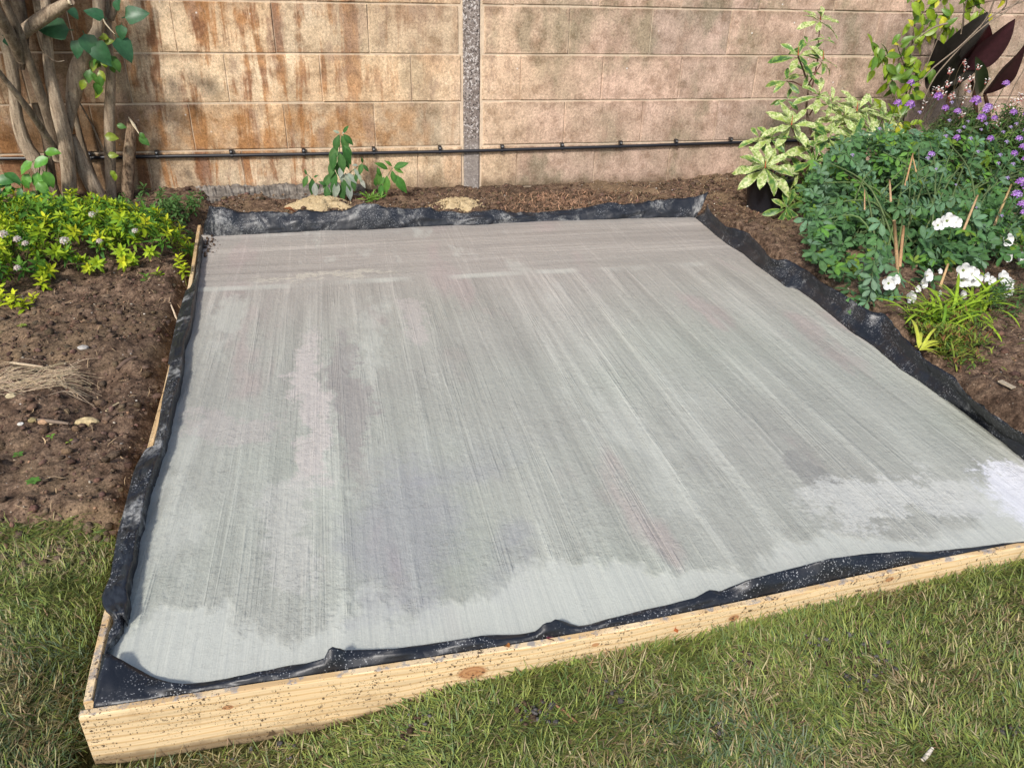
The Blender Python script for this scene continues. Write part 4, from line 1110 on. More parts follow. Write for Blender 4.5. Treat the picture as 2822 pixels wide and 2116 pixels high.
for (px, py, zz, k) in ((50, 655, .10, 5), (30, 640, .13, 6), (20, 655, .10, 4), (70, 645, .09, 5), (0, 640, .12, 4), (395, 580, .12, 4), (385, 560, .15, 5), (340, 590, .09, 0), (315, 600, .09, 8)):
    p = G(px, py, zz); ms.append((k, mat4(p, (random.uniform(-1, 1), 1, .1), (0, -.3, 1), 1.15)))
place(gs, 'sprig', gold, ms, M_soft, 300)
twg = [(Vector((random.uniform(-1.9, -.7), random.uniform(2.95, 3.6), .06))) for _ in range(90)]
tt = []
for p in twg:
    q = p + Vector((random.uniform(-.12, .12), random.uniform(-.15, .05), random.uniform(.06, .12)))
    tt.append((tube([p, (p + q) / 2 + Vector((0, 0, .02)), q], [.003, .0025, .0015], 5, (.13, .085, .05), 2), None))
o = link('twigs', mesh('twigs', join(tt), M_dry), gs); o['kind'] = 'stuff'
def flower_ball(seed, cols, r=.02, n=22, pl=.008):
    random.seed(seed); t = T()
    for i in range(n):
        az = i * 2.399; el = math.asin(1 - .9 * i / n) ; d = sph(az, el)
        c = tri(random.choice(cols), .08)
        for k in range(4):
            a = k * 1.571 + i
            side = d.cross(Vector((math.cos(a), math.sin(a), .3))).normalized()
            t.add(flat_leaf(pl, pl * .8, c, c, 0, .2), mat4(Vector(d) * r * random.uniform(.7, 1), side + d * .3, d))
    return t
wh = [mesh('flower_head', flower_ball(80 + i, [(.62, .58, .52), (.5, .42, .38), (.66, .62, .58)]), M_petal) for i in range(3)]
random.seed(9)
for (px, py) in ((200, 465), (208, 460), (215, 522), (38, 518), (55, 527), (8, 508), (38, 580), (292, 500), (140, 522)):
    p = G(px, py, .265); link('flower_head', random.choice(wh), gs, None, mat4(p + np.array([0, 0, .0]), (1, 0, 0), (0, -.2, 1), random.uniform(.5, .8)))

# small dark-leaved sprouts between the golden shrub and the soil
ds = thing('green_sprouts', (-.85, 3.6, .06), 'dull green sprouting clump beside the snapped stump and right of the golden shrub', 'plant')
dsm = [sprig((.05, .12, .03), (.10, .19, .05), 12, .034, .013, seed=90 + i) for i in range(4)]
ms = []; random.seed(12)
for i in range(75):
    x = random.uniform(-.98, -.64); y = random.uniform(3.35, 3.78)
    ms.append((random.randrange(4), mat4((x, y, float(gz(x, y)) + random.uniform(.03, .11)), (random.uniform(-1, 1), random.uniform(-1, 1), .1), (random.uniform(-.3, .3), -.2, 1), random.uniform(.8, 1.2))))
place(ds, 'sprig', dsm, ms, M_soft, 300)
# seedling at far left, in front of the trunks
sd = thing('leafy_seedling', (-1.32, 3.75, .06), 'bright green broad-leaved seedling at the foot of the leftmost trunks', 'plant')
metas = [leaf(.075, .05, tri((.09, .24, .03)), None, 'ovate', 6, .2, .6, .05, .01, 140 + s) for s in range(3)] + [leaf(.09, .045, tri((.045, .14, .035)), None, 'ovate', 6, .2, .6, .05, .01, 150 + s) for s in range(3)]
ms = []; random.seed(13)
for (x, y, a, s, k) in ((440, 1370, 200, 1, 0), (380, 1330, 10, .9, 1), (300, 1400, -150, 1, 2), (330, 1480, -100, 1.1, 0), (370, 1480, -60, 1.0, 1), (260, 1500, -120, .9, 2), (180, 1550, 180, 1.2, 3), (100, 1600, 170, 1.1, 4), (160, 1640, -170, 1.0, 0), (20, 1500, -20, .9, 5), (60, 1720, -40, .8, 4)):
    ms.append((k, mat4(zpt(x, y, 3.72), dirpx(math.radians(a), -.4), (0, -.6, .8), s, random.uniform(-.3, .3))))
for i in range(46):
    ms.append((random.randrange(6), mat4(zpt(random.uniform(-150, 480), random.uniform(1560, 1790), random.uniform(3.6, 3.8)), dirpx(random.uniform(-3, 0), -.5), (0, -.4, .9), random.uniform(.45, .9), random.uniform(-.5, .5))))
place(sd, 'leaf', metas, ms, M_leaf)
for (a_, b_) in (((330, 1700), (350, 1400)), ((200, 1760), (190, 1560)), ((390, 1750), (410, 1350))):
    link('stem', mesh('stem', tube([zpt(*a_, 3.75), zpt(*b_, 3.73)], [.003, .002], 6, (.12, .2, .04), 2), M_leaf), sd)

# ---------------- weeds at the wall foot
w6 = Z(820, 340, 6.9125)
def weed(name, base_px, label, spec, stems, Y=3.97, cols=((.045, .13, .03), (.07, .17, .045)), under=(.34, .38, .30), wide=.42, cat='weed'):
    base = Yp(*w6(*base_px), Y)
    root = thing(name, tuple(base), label, cat)
    for i, q in enumerate(stems):
        link('stem', mesh('stem', tube([Yp(*w6(*p_), Y - .004 * j) for j, p_ in enumerate(q)], np.linspace(.0035, .0018, len(q)), 6, (.22, .26, .13), 3), M_soft), root)
    for i, (x, y, a, Lp, s) in enumerate(spec):
        L = Lp / 6.9125 * .7837 / 1661 * 4.1
        c = tri(cols[i % 2]) if s >= 0 else tri(under)
        t = leaf(L, L * wide, c, None, 'lance', 7, .18, abs(s) if s else .5, .03, .0, 200 + i)
        link('leaf', mesh('leaf', t, M_soft), root, None, mat4(Yp(*w6(x, y), Y - .01 - .02 * random.random()), dirpx(math.radians(a), -.35), (0, -.75, .65), 1, random.uniform(-.35, .35)))
    return root
random.seed(21)
weed('wilting_weed', (850, 1480), 'tall wilting weed with drooping green leaves, left of the two by the wall', [
    (790, 220, -115, 330, .6), (840, 230, -70, 330, .7), (800, 190, 150, 120, -.4), (850, 200, 40, 110, -.4), (870, 210, -45, 260, .8), (760, 420, -120, 380, .5), (850, 430, -60, 360, .6), (880, 420, -45, 230, .8),
    (720, 560, -110, 330, .5), (800, 560, -80, 360, .5), (860, 600, -65, 280, .6), (690, 700, -110, 330, .5), (770, 720, -85, 330, .5), (880, 640, -80, 200, .6), (700, 880, -100, 360, .5), (800, 900, -70, 280, -.6), (860, 790, -110, 260, -.6),
    (900, 950, -60, 330, -.5), (950, 950, -45, 250, -.5), (640, 950, -125, 320, .6), (680, 1080, -90, 330, .6), (750, 1100, -100, 330, -.5), (850, 1060, -70, 360, .5), (950, 1150, -80, 320, -.5), (800, 1180, -80, 300, .4), (1080, 860, -60, 180, -.5),
    (1150, 800, 170, 110, -.4), (1230, 760, -110, 230, .6), (1250, 790, -50, 160, .6), (1100, 960, -85, 160, .5), (1130, 950, -60, 180, -.5), (1190, 1060, -60, 190, -.3), (1240, 760, 95, 120, .4), (1040, 1060, -80, 230, .5), (870, 180, 55, 170, .3)],
    [[(840, 1480), (830, 1100), (800, 700), (810, 200)], [(860, 1350), (960, 1000), (1100, 860), (1240, 770)], [(900, 1400), (1000, 1150), (1080, 960)]])
weed('leafy_weed', (1640, 1430), 'short leafy weed with spread pointed green leaves, right of the two by the wall', [
    (1830, 850, 25, 300, .4), (1840, 860, -20, 190, .5), (1720, 880, 140, 280, .5), (1800, 820, 130, 180, .5), (1800, 900, -82, 240, .5), (1700, 1000, -95, 330, .5), (1850, 980, -58, 400, .5), (1650, 1020, -120, 180, .7),
    (1560, 1000, 100, 170, .5), (1540, 1180, 85, 320, .6), (1600, 1150, -100, 250, .5), (1870, 1080, -40, 210, .5), (1500, 1200, 100, 160, .4), (1620, 1300, -80, 180, .4)],
    [[(1640, 1430), (1650, 1200), (1720, 1000), (1810, 850)], [(1600, 1430), (1550, 1250), (1540, 1000)]], cols=((.06, .18, .03), (.09, .22, .04)))
weed('small_weed', (330, 1380), 'small drooping weed sprig beside the left sand heap', [
    (280, 1050, -95, 300, .5), (190, 1000, -120, 240, .8), (310, 1030, 30, 90, .5), (330, 1130, -95, 280, -.5), (370, 1160, -85, 120, .5), (170, 980, 100, 110, .4), (540, 1180, 140, 150, .9), (550, 1180, -90, 290, .5), (600, 1300, -60, 120, .4)],
    [[(320, 1380), (290, 1200), (260, 1060), (170, 960)], [(570, 1460), (550, 1200)]])
tf = thing('grass_tuft', tuple(Yp(*w6(1480, 1480), 3.93)), 'small bright grass tuft between the two weeds at the wall', 'grass tuft')
for i in range(34):
    x = random.gauss(1450, 70); a = random.uniform(20, 160)
    L = random.uniform(.03, .08)
    link('blade', mesh('blade', leaf(L, .005, tri((.12, .24, .03)), None, 'strap', 5, .2, random.uniform(.4, 1.3), 0, 0, i), M_grass), tf, None, mat4(Yp(*w6(x, 1460 + random.uniform(-40, 30)), 3.93), dirpx(math.radians(a), random.uniform(-.6, .3)), (0, -.5, .8)))

# ---------------- sand heaps
def heap(px, py, r, label, seed):
    c = G(px, py, .06); nr, na = 16, 44; V = []; F = []
    for i in range(nr + 1):
        t = i / nr
        for k in range(na):
            a = 2 * math.pi * k / na
            rr = r * t * (1 + .45 * (float(vnoise(math.cos(a) * 2 + seed, math.sin(a) * 2 + 5)) - .5) * 2)
            x = c[0] + rr * math.cos(a) * 1.0; y = c[1] + rr * math.sin(a) * .85
            z = .040 + .038 * (1 - t ** 2.6) + (float(fbm(x * 30, y * 30, 4)) - .5) * .030 * (1 - t * .3)
            V.append((x, y, z if i < nr else float(gz(x, y)) - .01))
    for i in range(nr):
        for k in range(na): F.append((i * na + k, i * na + (k + 1) % na, (i + 1) * na + (k + 1) % na, (i + 1) * na + k))
    rs = random.Random(seed)
    for q in range(260):
        a = rs.uniform(0, 6.28); t = rs.random() ** .4 * 1.12; sz_ = rs.uniform(.0015, .006) * (1.1 - .5 * rs.random())
        x = c[0] + r * t * math.cos(a); y = c[1] + r * t * math.sin(a) * .85; z = (.040 + .038 * (1 - min(t, 1) ** 2.6) if t < 1 else float(gz(x, y))) + .002
        b_ = len(V); V += [tuple(np.array((x, y, z)) + v_ * sz_ * rs.uniform(.7, 1.3)) for v_ in ico_v]; F += [tuple(int(i) + b_ for i in f_) for f_ in ico_f]
    o = link('sand_heap', mesh('sand_heap', T(V, F), M_sand)); props(o, label, 'sand heap', 'sand heaps by the wall')
heap(693, 436, .135, 'left heap of yellow sand at the foot of the wilting weed', 3)
heap(987, 438, .125, 'right heap of yellow sand at the foot of the concrete post', 8)

# ================================================================== RIGHT BED
# pot + variegated shrub
pot = thing('plant_pot', (2.08, 3.47, .10), 'black plastic plant pot in shade under the variegated shrub', 'plant pot')
pr = [(.085, 0), (.108, .15), (.116, .152), (.116, .172), (.106, .172), (.100, .150)]
V = []; F = []; na = 32
for r, z in pr:
    for k in range(na):
        a = 2 * math.pi * k / na; V.append((2.08 + r * math.cos(a), 3.47 + r * math.sin(a), .06 + z))
for i in range(len(pr) - 1):
    for k in range(na): F.append((i * na + k, i * na + (k + 1) % na, (i + 1) * na + (k + 1) % na, (i + 1) * na + k))
link('pot_wall', mesh('pot_wall', T(V, F), M_pot), pot)
V = [(2.08, 3.47, .212)] + [(2.08 + .101 * math.cos(2 * math.pi * k / na), 3.47 + .101 * math.sin(2 * math.pi * k / na), .207) for k in range(na)]
link('potting_soil', mesh('potting_soil', T(V, [(0, k + 1, (k + 1) % na + 1) for k in range(na)]), M_soil), pot)

vs = thing('variegated_shrub', (2.08, 3.47, .21), 'shrub with rosettes of cream and green mottled leaves growing from the black pot', 'shrub')
CREAM = (.56, .60, .30); CREAM2 = (.70, .70, .42); LIME = (.30, .38, .09); GRN = (.09, .19, .045); DGRN = (.045, .125, .03)
vl = []
for s in range(5): vl.append(leaf(.16, .050, tri(LIME), tri(CREAM), 'obov', 9, .25, .55, .10, .012, 300 + s, (CREAM, .45)))
for s in range(4): vl.append(leaf(.15, .046, tri(GRN), tri(CREAM2), 'obov', 9, .25, .6, .08, .012, 310 + s, (LIME, .3)))
for s in range(3): vl.append(leaf(.15, .048, tri(DGRN), tri(LIME), 'obov', 9, .2, .5, .06, .012, 320 + s, (GRN, .2)))
random.seed(31); ms = []
ROS = [(1795, 222, 3.62, .85, 9, 0, (.1, -.5, .8)), (1822, 255, 3.58, .9, 10, 0, (-.1, -.5, .8)), (1880, 235, 3.68, .8, 9, 0, (.2, -.4, .9)), (1940, 268, 3.66, .8, 9, 0, (.3, -.4, .8)), (1790, 300, 3.5, .9, 10, 1, (0, -.6, .7)), (1840, 300, 3.48, .95, 10, 1, (0, -.6, .7)), (1665, 300, 3.55, .8, 8, 1, (-.4, -.4, .8)), (1760, 350, 3.42, .9, 10, 1, (.1, -.6, .6)), (1700, 450, 3.28, .85, 8, 2, (-.1, -.7, .5)), (1745, 440, 3.3, .85, 8, 2, (.2, -.6, .5)), (1700, 215, 3.74, .62, 5, 2, (-.4, -.5, .5)), (1745, 160, 3.74, .75, 8, 1, (0, -.5, .8)), (1745, 95, 3.76, .6, 5, 1, (-.2, -.4, .8)), (1653, 363, 3.42, 1.12, 17, 0, (-.25, -.5, .8)), (1710, 272, 3.55, 1.0, 14, 0, (0, -.55, .8)), (1724, 122, 3.72, .85, 9, 1, (-.1, -.5, .8)), (1772, 44, 3.76, .78, 9, 0, (.1, -.4, .9)),
       (1776, 133, 3.74, .78, 9, 1, (.3, -.4, .8)), (1768, 206, 3.66, .8, 9, 0, (.1, -.5, .8)), (1700, 175, 3.74, .7, 5, 2, (-.5, -.5, .5)), (1851, 240, 3.62, .95, 14, 0, (.1, -.5, .8)), (1908, 255, 3.62, .85, 11, 0, (.3, -.5, .8)),
       (1705, 412, 3.4, .9, 9, 1, (.2, -.7, .6)), (1713, 485, 3.22, .8, 7, 2, (.0, -.8, .5)), (1757, 318, 3.5, .9, 10, 1, (.2, -.6, .6)), (1810, 270, 3.6, .9, 10, 0, (.1, -.5, .8)), (1640, 300, 3.62, .75, 7, 1, (-.4, -.3, .8)), (1680, 340, 3.6, .85, 9, 1, (0, -.4, .8)), (1800, 330, 3.55, .9, 10, 2, (.1, -.6, .6)), (1740, 380, 3.45, .85, 9, 2, (.1, -.6, .6)), (1880, 285, 3.6, .9, 9, 1, (.1, -.6, .7)), (1782, 85, 3.76, .5, 4, 1, (.1, -.3, .9)), (1736, 395, 3.5, .9, 9, 2, (.2, -.6, .5))]
for (px, py, Y, s, nl, tone, ax) in ROS:
    c = Vector(Yp(px, py, Y)); ax = Vector(ax).normalized()
    u = ax.cross(Vector((0, 0, 1))).normalized(); w = ax.cross(u)
    for i in range(nl):
        f = i / nl; az = i * 2.399 + random.uniform(-.25, .25); el = -.15 + 1.0 * f ** 1.3 + random.uniform(-.12, .12)
        d = (u * math.cos(az) + w * math.sin(az)) * math.cos(el) + ax * math.sin(el)
        k = (random.randrange(0, 6) if tone == 0 else random.randrange(3, 10) if tone == 1 else random.randrange(7, 12))
        ms.append((k, mat4(c + ax * (.02 * f - .01), d, ax, s * random.uniform(.75, 1.08) * (1 - .35 * f), random.uniform(-.3, .3))))
place(vs, 'leaf', vl, ms, M_var)
hub = Vector((2.08, 3.47, .21))
def pstem(root, pts, r0, r1, col, mat=None, name='stem', sides=7):
    link(name, mesh(name, tube(pts, np.linspace(r0, r1, len(pts)), sides, col, 5), mat or M_dry), root)
main = [hub, Vector(Yp(1752, 330, 3.66)), Vector(Yp(1742, 240, 3.7)), Vector(Yp(1745, 185, 3.72)), Vector(Yp(1724, 122, 3.72))]
pstem(vs, main, .008, .004, (.13, .085, .06))
for q in ([Yp(1745, 185, 3.72), Yp(1760, 160, 3.74), Yp(1776, 135, 3.74)], [Yp(1752, 200, 3.7), Yp(1766, 130, 3.75), Yp(1768, 90, 3.76), Yp(1772, 46, 3.76)], [hub, Yp(1690, 330, 3.55), Yp(1653, 365, 3.43)], [hub, Yp(1725, 330, 3.6), Yp(1710, 275, 3.56)], [hub, Yp(1800, 330, 3.62), Yp(1851, 242, 3.62)],
          [hub, Yp(1840, 330, 3.62), Yp(1908, 257, 3.62)], [hub, Yp(1720, 430, 3.45), Yp(1705, 414, 3.41)], [hub, Yp(1740, 460, 3.4), Yp(1713, 487, 3.23)], [Yp(1742, 210, 3.7), Yp(1720, 225, 3.72), Yp(1693, 247, 3.72)], [Yp(1742, 190, 3.72), Yp(1715, 178, 3.74), Yp(1700, 176, 3.74)], [Yp(1748, 250, 3.68), Yp(1762, 225, 3.67), Yp(1768, 208, 3.66)]):
    pstem(vs, q, .0045, .0022, (.15, .07, .05))
for (px, py, Y) in ((1653, 355, 3.41), (1710, 262, 3.54), (1772, 36, 3.75), (1724, 112, 3.71), (1778, 120, 3.73), (1851, 232, 3.6)):   # coral new shoots
    pstem(vs, [Yp(px, py + 8, Y), Yp(px + 2, py - 12, Y)], .0035, .001, (.50, .13, .06), M_soft, 'bud', 6)

# yellow-green leafed young shrub
ys2 = thing('lime_leaved_shrub', tuple(G(1945, 372, .13) if False else (2.95, 3.95, .13)), 'young twiggy shrub with glossy yellow-green oval leaves against the wall', 'shrub')
bl = [leaf(.082, .040, tri((.22, .31, .02)), None, 'ovate', 7, .22, .6, .03, .008, 400 + s) for s in range(4)] + [leaf(.080, .038, tri((.10, .20, .02)), None, 'ovate', 7, .22, .6, .03, .008, 410 + s) for s in range(4)] + [leaf(.07, .035, tri((.42, .44, .03)), None, 'ovate', 7, .22, .7, .03, .008, 420)]
BR = [([(1945, 372), (1940, 330), (1950, 270), (1958, 200), (1965, 130), (1975, 60), (1985, 0), (1990, -60)], 52, 3.93), ([(1955, 240), (1930, 180), (1905, 125), (1888, 100)], 44, 3.88), ([(1970, 95), (2000, 65), (2025, 55), (2055, 45)], 24, 3.92), ([(1950, 290), (1925, 250), (1915, 235)], 18, 3.9), ([(1978, 40), (2020, 10), (2060, -20)], 20, 3.95), ([(2080, 90), (2082, 40), (2090, 5), (2095, -40)], 22, 3.92), ([(1960, 160), (1945, 120), (1935, 85)], 16, 3.9), ([(1955, 220), (1975, 175), (1990, 140)], 14, 3.88), ([(2090, 20), (2130, 5), (2170, 0)], 9, 3.9)]
random.seed(41); ms = []
for pts, k, Y in BR:
    w = [Yp(x, y, Y + .012 * math.sin(i)) for i, (x, y) in enumerate(pts)]
    pstem(ys2, w, .006 if len(pts) > 5 else .003, .0018, (.075, .05, .035))
    w = np.array(w)
    for i in range(k):
        t = random.random() ** .8 * (len(w) - 1); j = min(int(t), len(w) - 2); p = w[j] * (1 - t + j) + w[j + 1] * (t - j)
        a = random.uniform(-.9, 2.6) if random.random() < .4 else random.uniform(-2.4, -.5)
        d = dirpx(a, random.uniform(-.7, .25))
        sp_ = .028
        ms.append((random.choice((0, 1, 2, 3, 0, 1, 4, 5, 6, 7, 8)), mat4(p + np.array([random.gauss(0, sp_), random.uniform(-.04, .01), random.gauss(0, sp_)]), d, (0, -.8, .6), random.uniform(.65, 1.08), random.uniform(-.8, .8))))
place(ys2, 'leaf', bl, ms, M_leaf)

# dark red canna
ca = thing('dark_red_canna', (3.3, 3.85, .13), 'tall plant with broad glossy maroon-black leaves in front of the wall at right', 'plant')
cz = Z(2400, 0, 4.147)
def canna(base_, tip_, wpx, Y, col, seed, bend=.5, out=-.25):
    b = Vector(Yp(*cz(*base_), Y)); t_ = Vector(Yp(*cz(*tip_), Y + out * .5)); d = t_ - b; L = d.length
    W = wpx / 4.147 * .7837 / 1661 * 4.4 * 1.45
    t = leaf(L * 1.02, W, tri(col, .06), tuple(np.array(col) * .8), 'ovate', 12, .30, bend, .02, 0, seed)
    link('leaf', mesh('leaf', t, M_maroon), ca, None, mat4(b, d, (0, -.9, .35) if out > -1 else (0, -.5, .5), 1, random.uniform(-.5, .5)))
MAR = (.040, .014, .017); MAR2 = (.020, .018, .014)
random.seed(51)
for q in (((760, 980), (1340, 170), 330, 3.95, MAR2, 1, .15), ((1100, 800), (1660, 250), 230, 3.85, MAR, 2, .12), ((1290, 1080), (1790, 560), 250, 3.85, MAR, 3, .2), ((1240, 1080), (1275, 690), 130, 3.8, (.02, .03, .012), 4, .3), ((700, 1000), (790, 480), 250, 3.98, MAR2, 5, .2), ((900, 1000), (1180, 380), 300, 4.0, MAR2, 6, .2), ((1000, 780), (1390, 330), 300, 3.9, (.05, .012, .014), 7, .2), ((780, 1100), (960, 600), 260, 3.96, MAR2, 8, .2)):
    canna(*q[:5], 500 + q[5], q[6])
for q in ([(820, 1500), (880, 1200), (900, 950)], [(1180, 1500), (1200, 1250), (1150, 900)], [(1350, 1400), (1330, 1200), (1300, 1080)]):
    pstem(ca, [Yp(*cz(*p), 3.95) for p in q], .014, .009, (.10, .05, .03), M_soft)
# bare twigs
bt = thing('bare_twigs', (3.0, 3.7, .2), 'bare grey-brown twigs slanting over the dark red leaves at top right', 'branch')
for q, w in (([(1900, -60), (1750, 10), (1540, 100), (1330, 230), (1020, 530), (700, 790), (560, 960)], .0045), ([(1800, -90), (1700, 0), (1520, 150), (1350, 260), (1100, 470), (900, 680), (720, 900), (600, 1150)], .0045), ([(1450, -90), (1400, 30), (1340, 180), (1240, 320)], .0045), ([(1560, -60), (1545, 60), (1500, 110)], .003), ([(1100, -20), (1070, 100), (1050, 250), (1030, 390)], .0035), ([(880, 270), (760, 300), (660, 350), (560, 420)], .005), ([(830, 340), (760, 460), (700, 600), (620, 800)], .003), ([(1760, 780), (1650, 970), (1550, 1180), (1400, 1450), (1250, 1750)], .0028), ([(1200, 900), (1130, 1150), (1000, 1350)], .002)):
    pstem(bt, [Yp(*cz(*p), 3.70 + .02 * i) for i, p in enumerate(q)], w, w * .8, (.20, .155, .115), None, 'twig')

# ---------------- flowering thicket behind: salvia + wallflower
nar = [flat_leaf(.045, .010, tri(c), tri(c), .4, .3) for c in ((.075, .15, .03), (.055, .12, .035), (.11, .18, .035), (.05, .10, .03), (.10, .14, .055))]
whl = []
for s in range(6):
    random.seed(600 + s); t = T()
    for i in range(11):
        t.add(random.choice(nar), mat4((0, 0, -.035 + .07 * i / 11), sph(i * 2.4, random.uniform(-.1, .9)), (0, 0, 1), random.uniform(.6, 1.1)))
    t.add(tube([(0, 0, -.09), (0, 0, .03)], [.0015, .001], 4, (.12, .15, .06), 1)); whl.append(t)
zf = Z(2322, 225, 4.424)
pf_cols = [(.34, .15, .52), (.42, .20, .58), (.25, .12, .42), (.52, .32, .66)]
pf = [mesh('flower_head', flower_ball(700 + i, pf_cols, .020, 16, .012), M_petal) for i in range(4)]
pfs = [mesh('flower_head', flower_ball(710 + i, [(.45, .36, .60), (.55, .48, .66), (.35, .28, .5)], .014, 9, .010), M_petal) for i in range(2)]
pfx = 0
wf_ = thing('purple_wallflower', (2.95, 3.35, .13), 'bushy narrow-leaved plant dotted with purple flower heads at the right edge', 'flowering plant')
ms = []; random.seed(61)
def tops(px):   # lower limit of y for the silhouette
    return np.interp(px, [1880, 1960, 2050, 2130, 2212, 2400], [330, 285, 270, 262, 258, 250])
cnt = 0
while cnt < 1900:
    px = random.uniform(1890, 2420); py = random.uniform(255, 640)
    if py < tops(px) + 8: continue
    Y = np.interp(py, [255, 380, 560, 640], [3.6, 3.35, 2.9, 2.75]) + random.uniform(-.1, .28)
    ms.append((random.randrange(6), mat4(Yp(px, py, Y), (random.uniform(-1, 1), random.uniform(-1, 1), .2), (random.uniform(-.5, .5), random.uniform(-.6, .2), 1), random.uniform(1.0, 1.75)))); cnt += 1
place(wf_, 'leafy_shoot', whl, ms, M_soft)
for (x, y, s) in ((1160, 190, 1), (820, 290, 1.05), (670, 270, .9), (1620, 240, 1.2), (1770, 320, 1), (1690, 450, 1.05), (1260, 670, .7), (1390, 690, .8), (1080, 890, .8), (1040, 940, .7), (830, 20, .8), (450, 580, .6), (1250, 330, .8), (2080, 380, .8), (1400, 370, .8), (1990, 30, .8), (2170, 1230, 1.2), (2120, 1380, 1.2), (2080, 1010, .7), (1630, 1540, .4), (1940, 1640, .6), (2190, 1500, 1.1), (1920, 900, .7), (2090, 880, .8), (1650, 860, .6), (1140, 1070, .5), (2200, 800, .9), (1530, 490, .5), (1420, 610, .7), (1690, 590, .5), (120, 900, .6), (2260, 1300, 1.2), (2300, 1100, 1), (1740, 360, .8), (2240, 600, .8), (940, 380, .6), (2050, 560, .6), (2120, 520, .6), (1560, 700, .7), (1800, 700, .8), (2000, 740, .7), (1750, 520, .6), (1850, 450, .7), (1960, 620, .6), (2150, 700, .8), (1300, 480, .6), (1480, 560, .6), (2230, 950, .9), (2010, 1180, .7), (1900, 1000, .6), (1380, 1260, .4), (2210, 1600, .9), (2250, 400, .9), (1330, 260, .6), (1540, 130, .6)):
    Y = np.interp(y, [0, 300, 600, 1100, 1660], [3.5, 3.2, 2.85, 2.55, 2.3]); p = Yp(*zf(x, y), Y - .04); s *= Y / 3.2
    link('flower_head', random.choice(pf if s > .65 else pfs), wf_, None, mat4(p, (1, 0, 0), (random.uniform(-.3, .3), -.5, 1), s * .85))
    if s > .75: pstem(wf_, [p, p + np.array([random.uniform(-.02, .02), .05, -.12])], .0016, .0018, (.12, .15, .07), M_soft)
sv = thing('red_and_white_salvia', (3.25, 3.55, .13), 'wiry plant with small red and white two-lipped flowers below the maroon leaves', 'flowering plant')
def sflower(seed):
    random.seed(seed); t = T()
    for i in range(5):
        d = sph(random.uniform(0, 6.28), random.uniform(-.2, .8)); p = Vector((random.uniform(-.012, .012), random.uniform(-.01, .01), random.uniform(-.02, .02)))
        t.add(flat_leaf(.016, .010, (.78, .74, .70), (.8, .76, .72), -.2, .4), mat4(p, d, (0, 0, 1)))
        t.add(flat_leaf(.011, .012, (.75, .65, .6), (.62, .05, .04), .8, .3), mat4(p, (d.x, d.y, -.6), (0, 0, 1)))
    return t
sf = [mesh('flower', sflower(720 + i), M_petal) for i in range(4)]
random.seed(71)
SP = [zf(x, y) for x, y in ((1190, 70), (1110, 110), (1300, 180), (1480, 225), (990, 285), (1340, 160), (2100, 290), (1880, 290), (1470, 380), (2195, 190), (1440, 430), (1900, 500), (1830, 580), (2150, 180), (2060, 250), (1240, 120))] + [cz(x, y) for x, y in ((915, 790), (1090, 800), (1030, 890), (1110, 980), (790, 1000), (890, 940), (1060, 710), (1240, 750), (1150, 880), (1330, 940), (1700, 1110))]
for q in SP:
    p = Yp(q[0], q[1], 3.5); link('flower', random.choice(sf), sv, None, mat4(p, (1, 0, 0), (random.uniform(-.3, .3), -.3, 1), random.uniform(.7, .95)))
    pstem(sv, [p + np.array([0, 0, .01]), p + np.array([random.uniform(-.02, .02), .02, -.06]), p + np.array([random.uniform(-.05, .05), .05, -.17])], .0011, .0016, (.13, .10, .06), M_soft)
ms = []
for i in range(480):
    px = random.uniform(2000, 2330); py = random.uniform(205, 330)
    if py < np.interp(px, [2000, 2060, 2120, 2212], [275, 235, 240, 235]): continue
    ms.append((random.randrange(6), mat4(Yp(px, py, random.uniform(3.5, 3.7)), (random.uniform(-1, 1), random.uniform(-1, 1), .2), (random.uniform(-.5, .5), random.uniform(-.6, .2), 1), random.uniform(.7, 1.1))))
place(sv, 'leafy_shoot', whl, ms, M_soft)

# ---------------- blue-green trifoliate bush
bp = thing('blue_green_bush', (2.15, 2.65, .13), 'large arching bush of blue-green three-part leaves leaning over the membrane', 'bush')
def trif(seed, c, blu):
    random.seed(seed); t = T()
    for a in (-1.0, 0, 1.0):
        cc = np.array(c) * random.uniform(.75, 1.3) * (1 - blu) + np.array((.15, .25, .14)) * blu
        lf_ = leaf(.043, .0195, tri(cc, .06), None, 'obov', 5, .18, random.uniform(.1, .45), 0, .003, seed * 3 + int(a))
        t.add(lf_, mat4((0, 0, 0), (math.sin(a), math.cos(a), random.uniform(-.1, .15)), (0, 0, 1), random.uniform(.85, 1.1)))
    t.add(tube([(0, -.012, -.003), (0, 0, 0)], [.0008, .0008], 4, (.12, .2, .08), 1))
    return t
tl = [trif(800 + i, (.060, .145, .042), random.uniform(0, .35)) for i in range(6)] + [trif(820 + i, (.095, .215, .035), 0) for i in range(3)] + [trif(830 + i, (.06, .13, .07), .65) for i in range(3)] + [trif(840 + i, (.16, .26, .03), 0) for i in range(1)]
random.seed(81); ms = []
def bush_top(px): return np.interp(px, [1735, 1760, 1800, 1860, 1920, 1980, 2060, 2150, 2212, 2420], [400, 345, 310, 292, 285, 270, 280, 310, 330, 350]) + 26 * (float(vnoise(px * .045, 3.3)) - .5)
def bush_bot(px): return np.interp(px, [1735, 1760, 1800, 1850, 1900, 1950, 2000, 2060, 2140, 2212, 2420], [480, 560, 610, 670, 705, 690, 620, 580, 560, 570, 590])
nst = 0
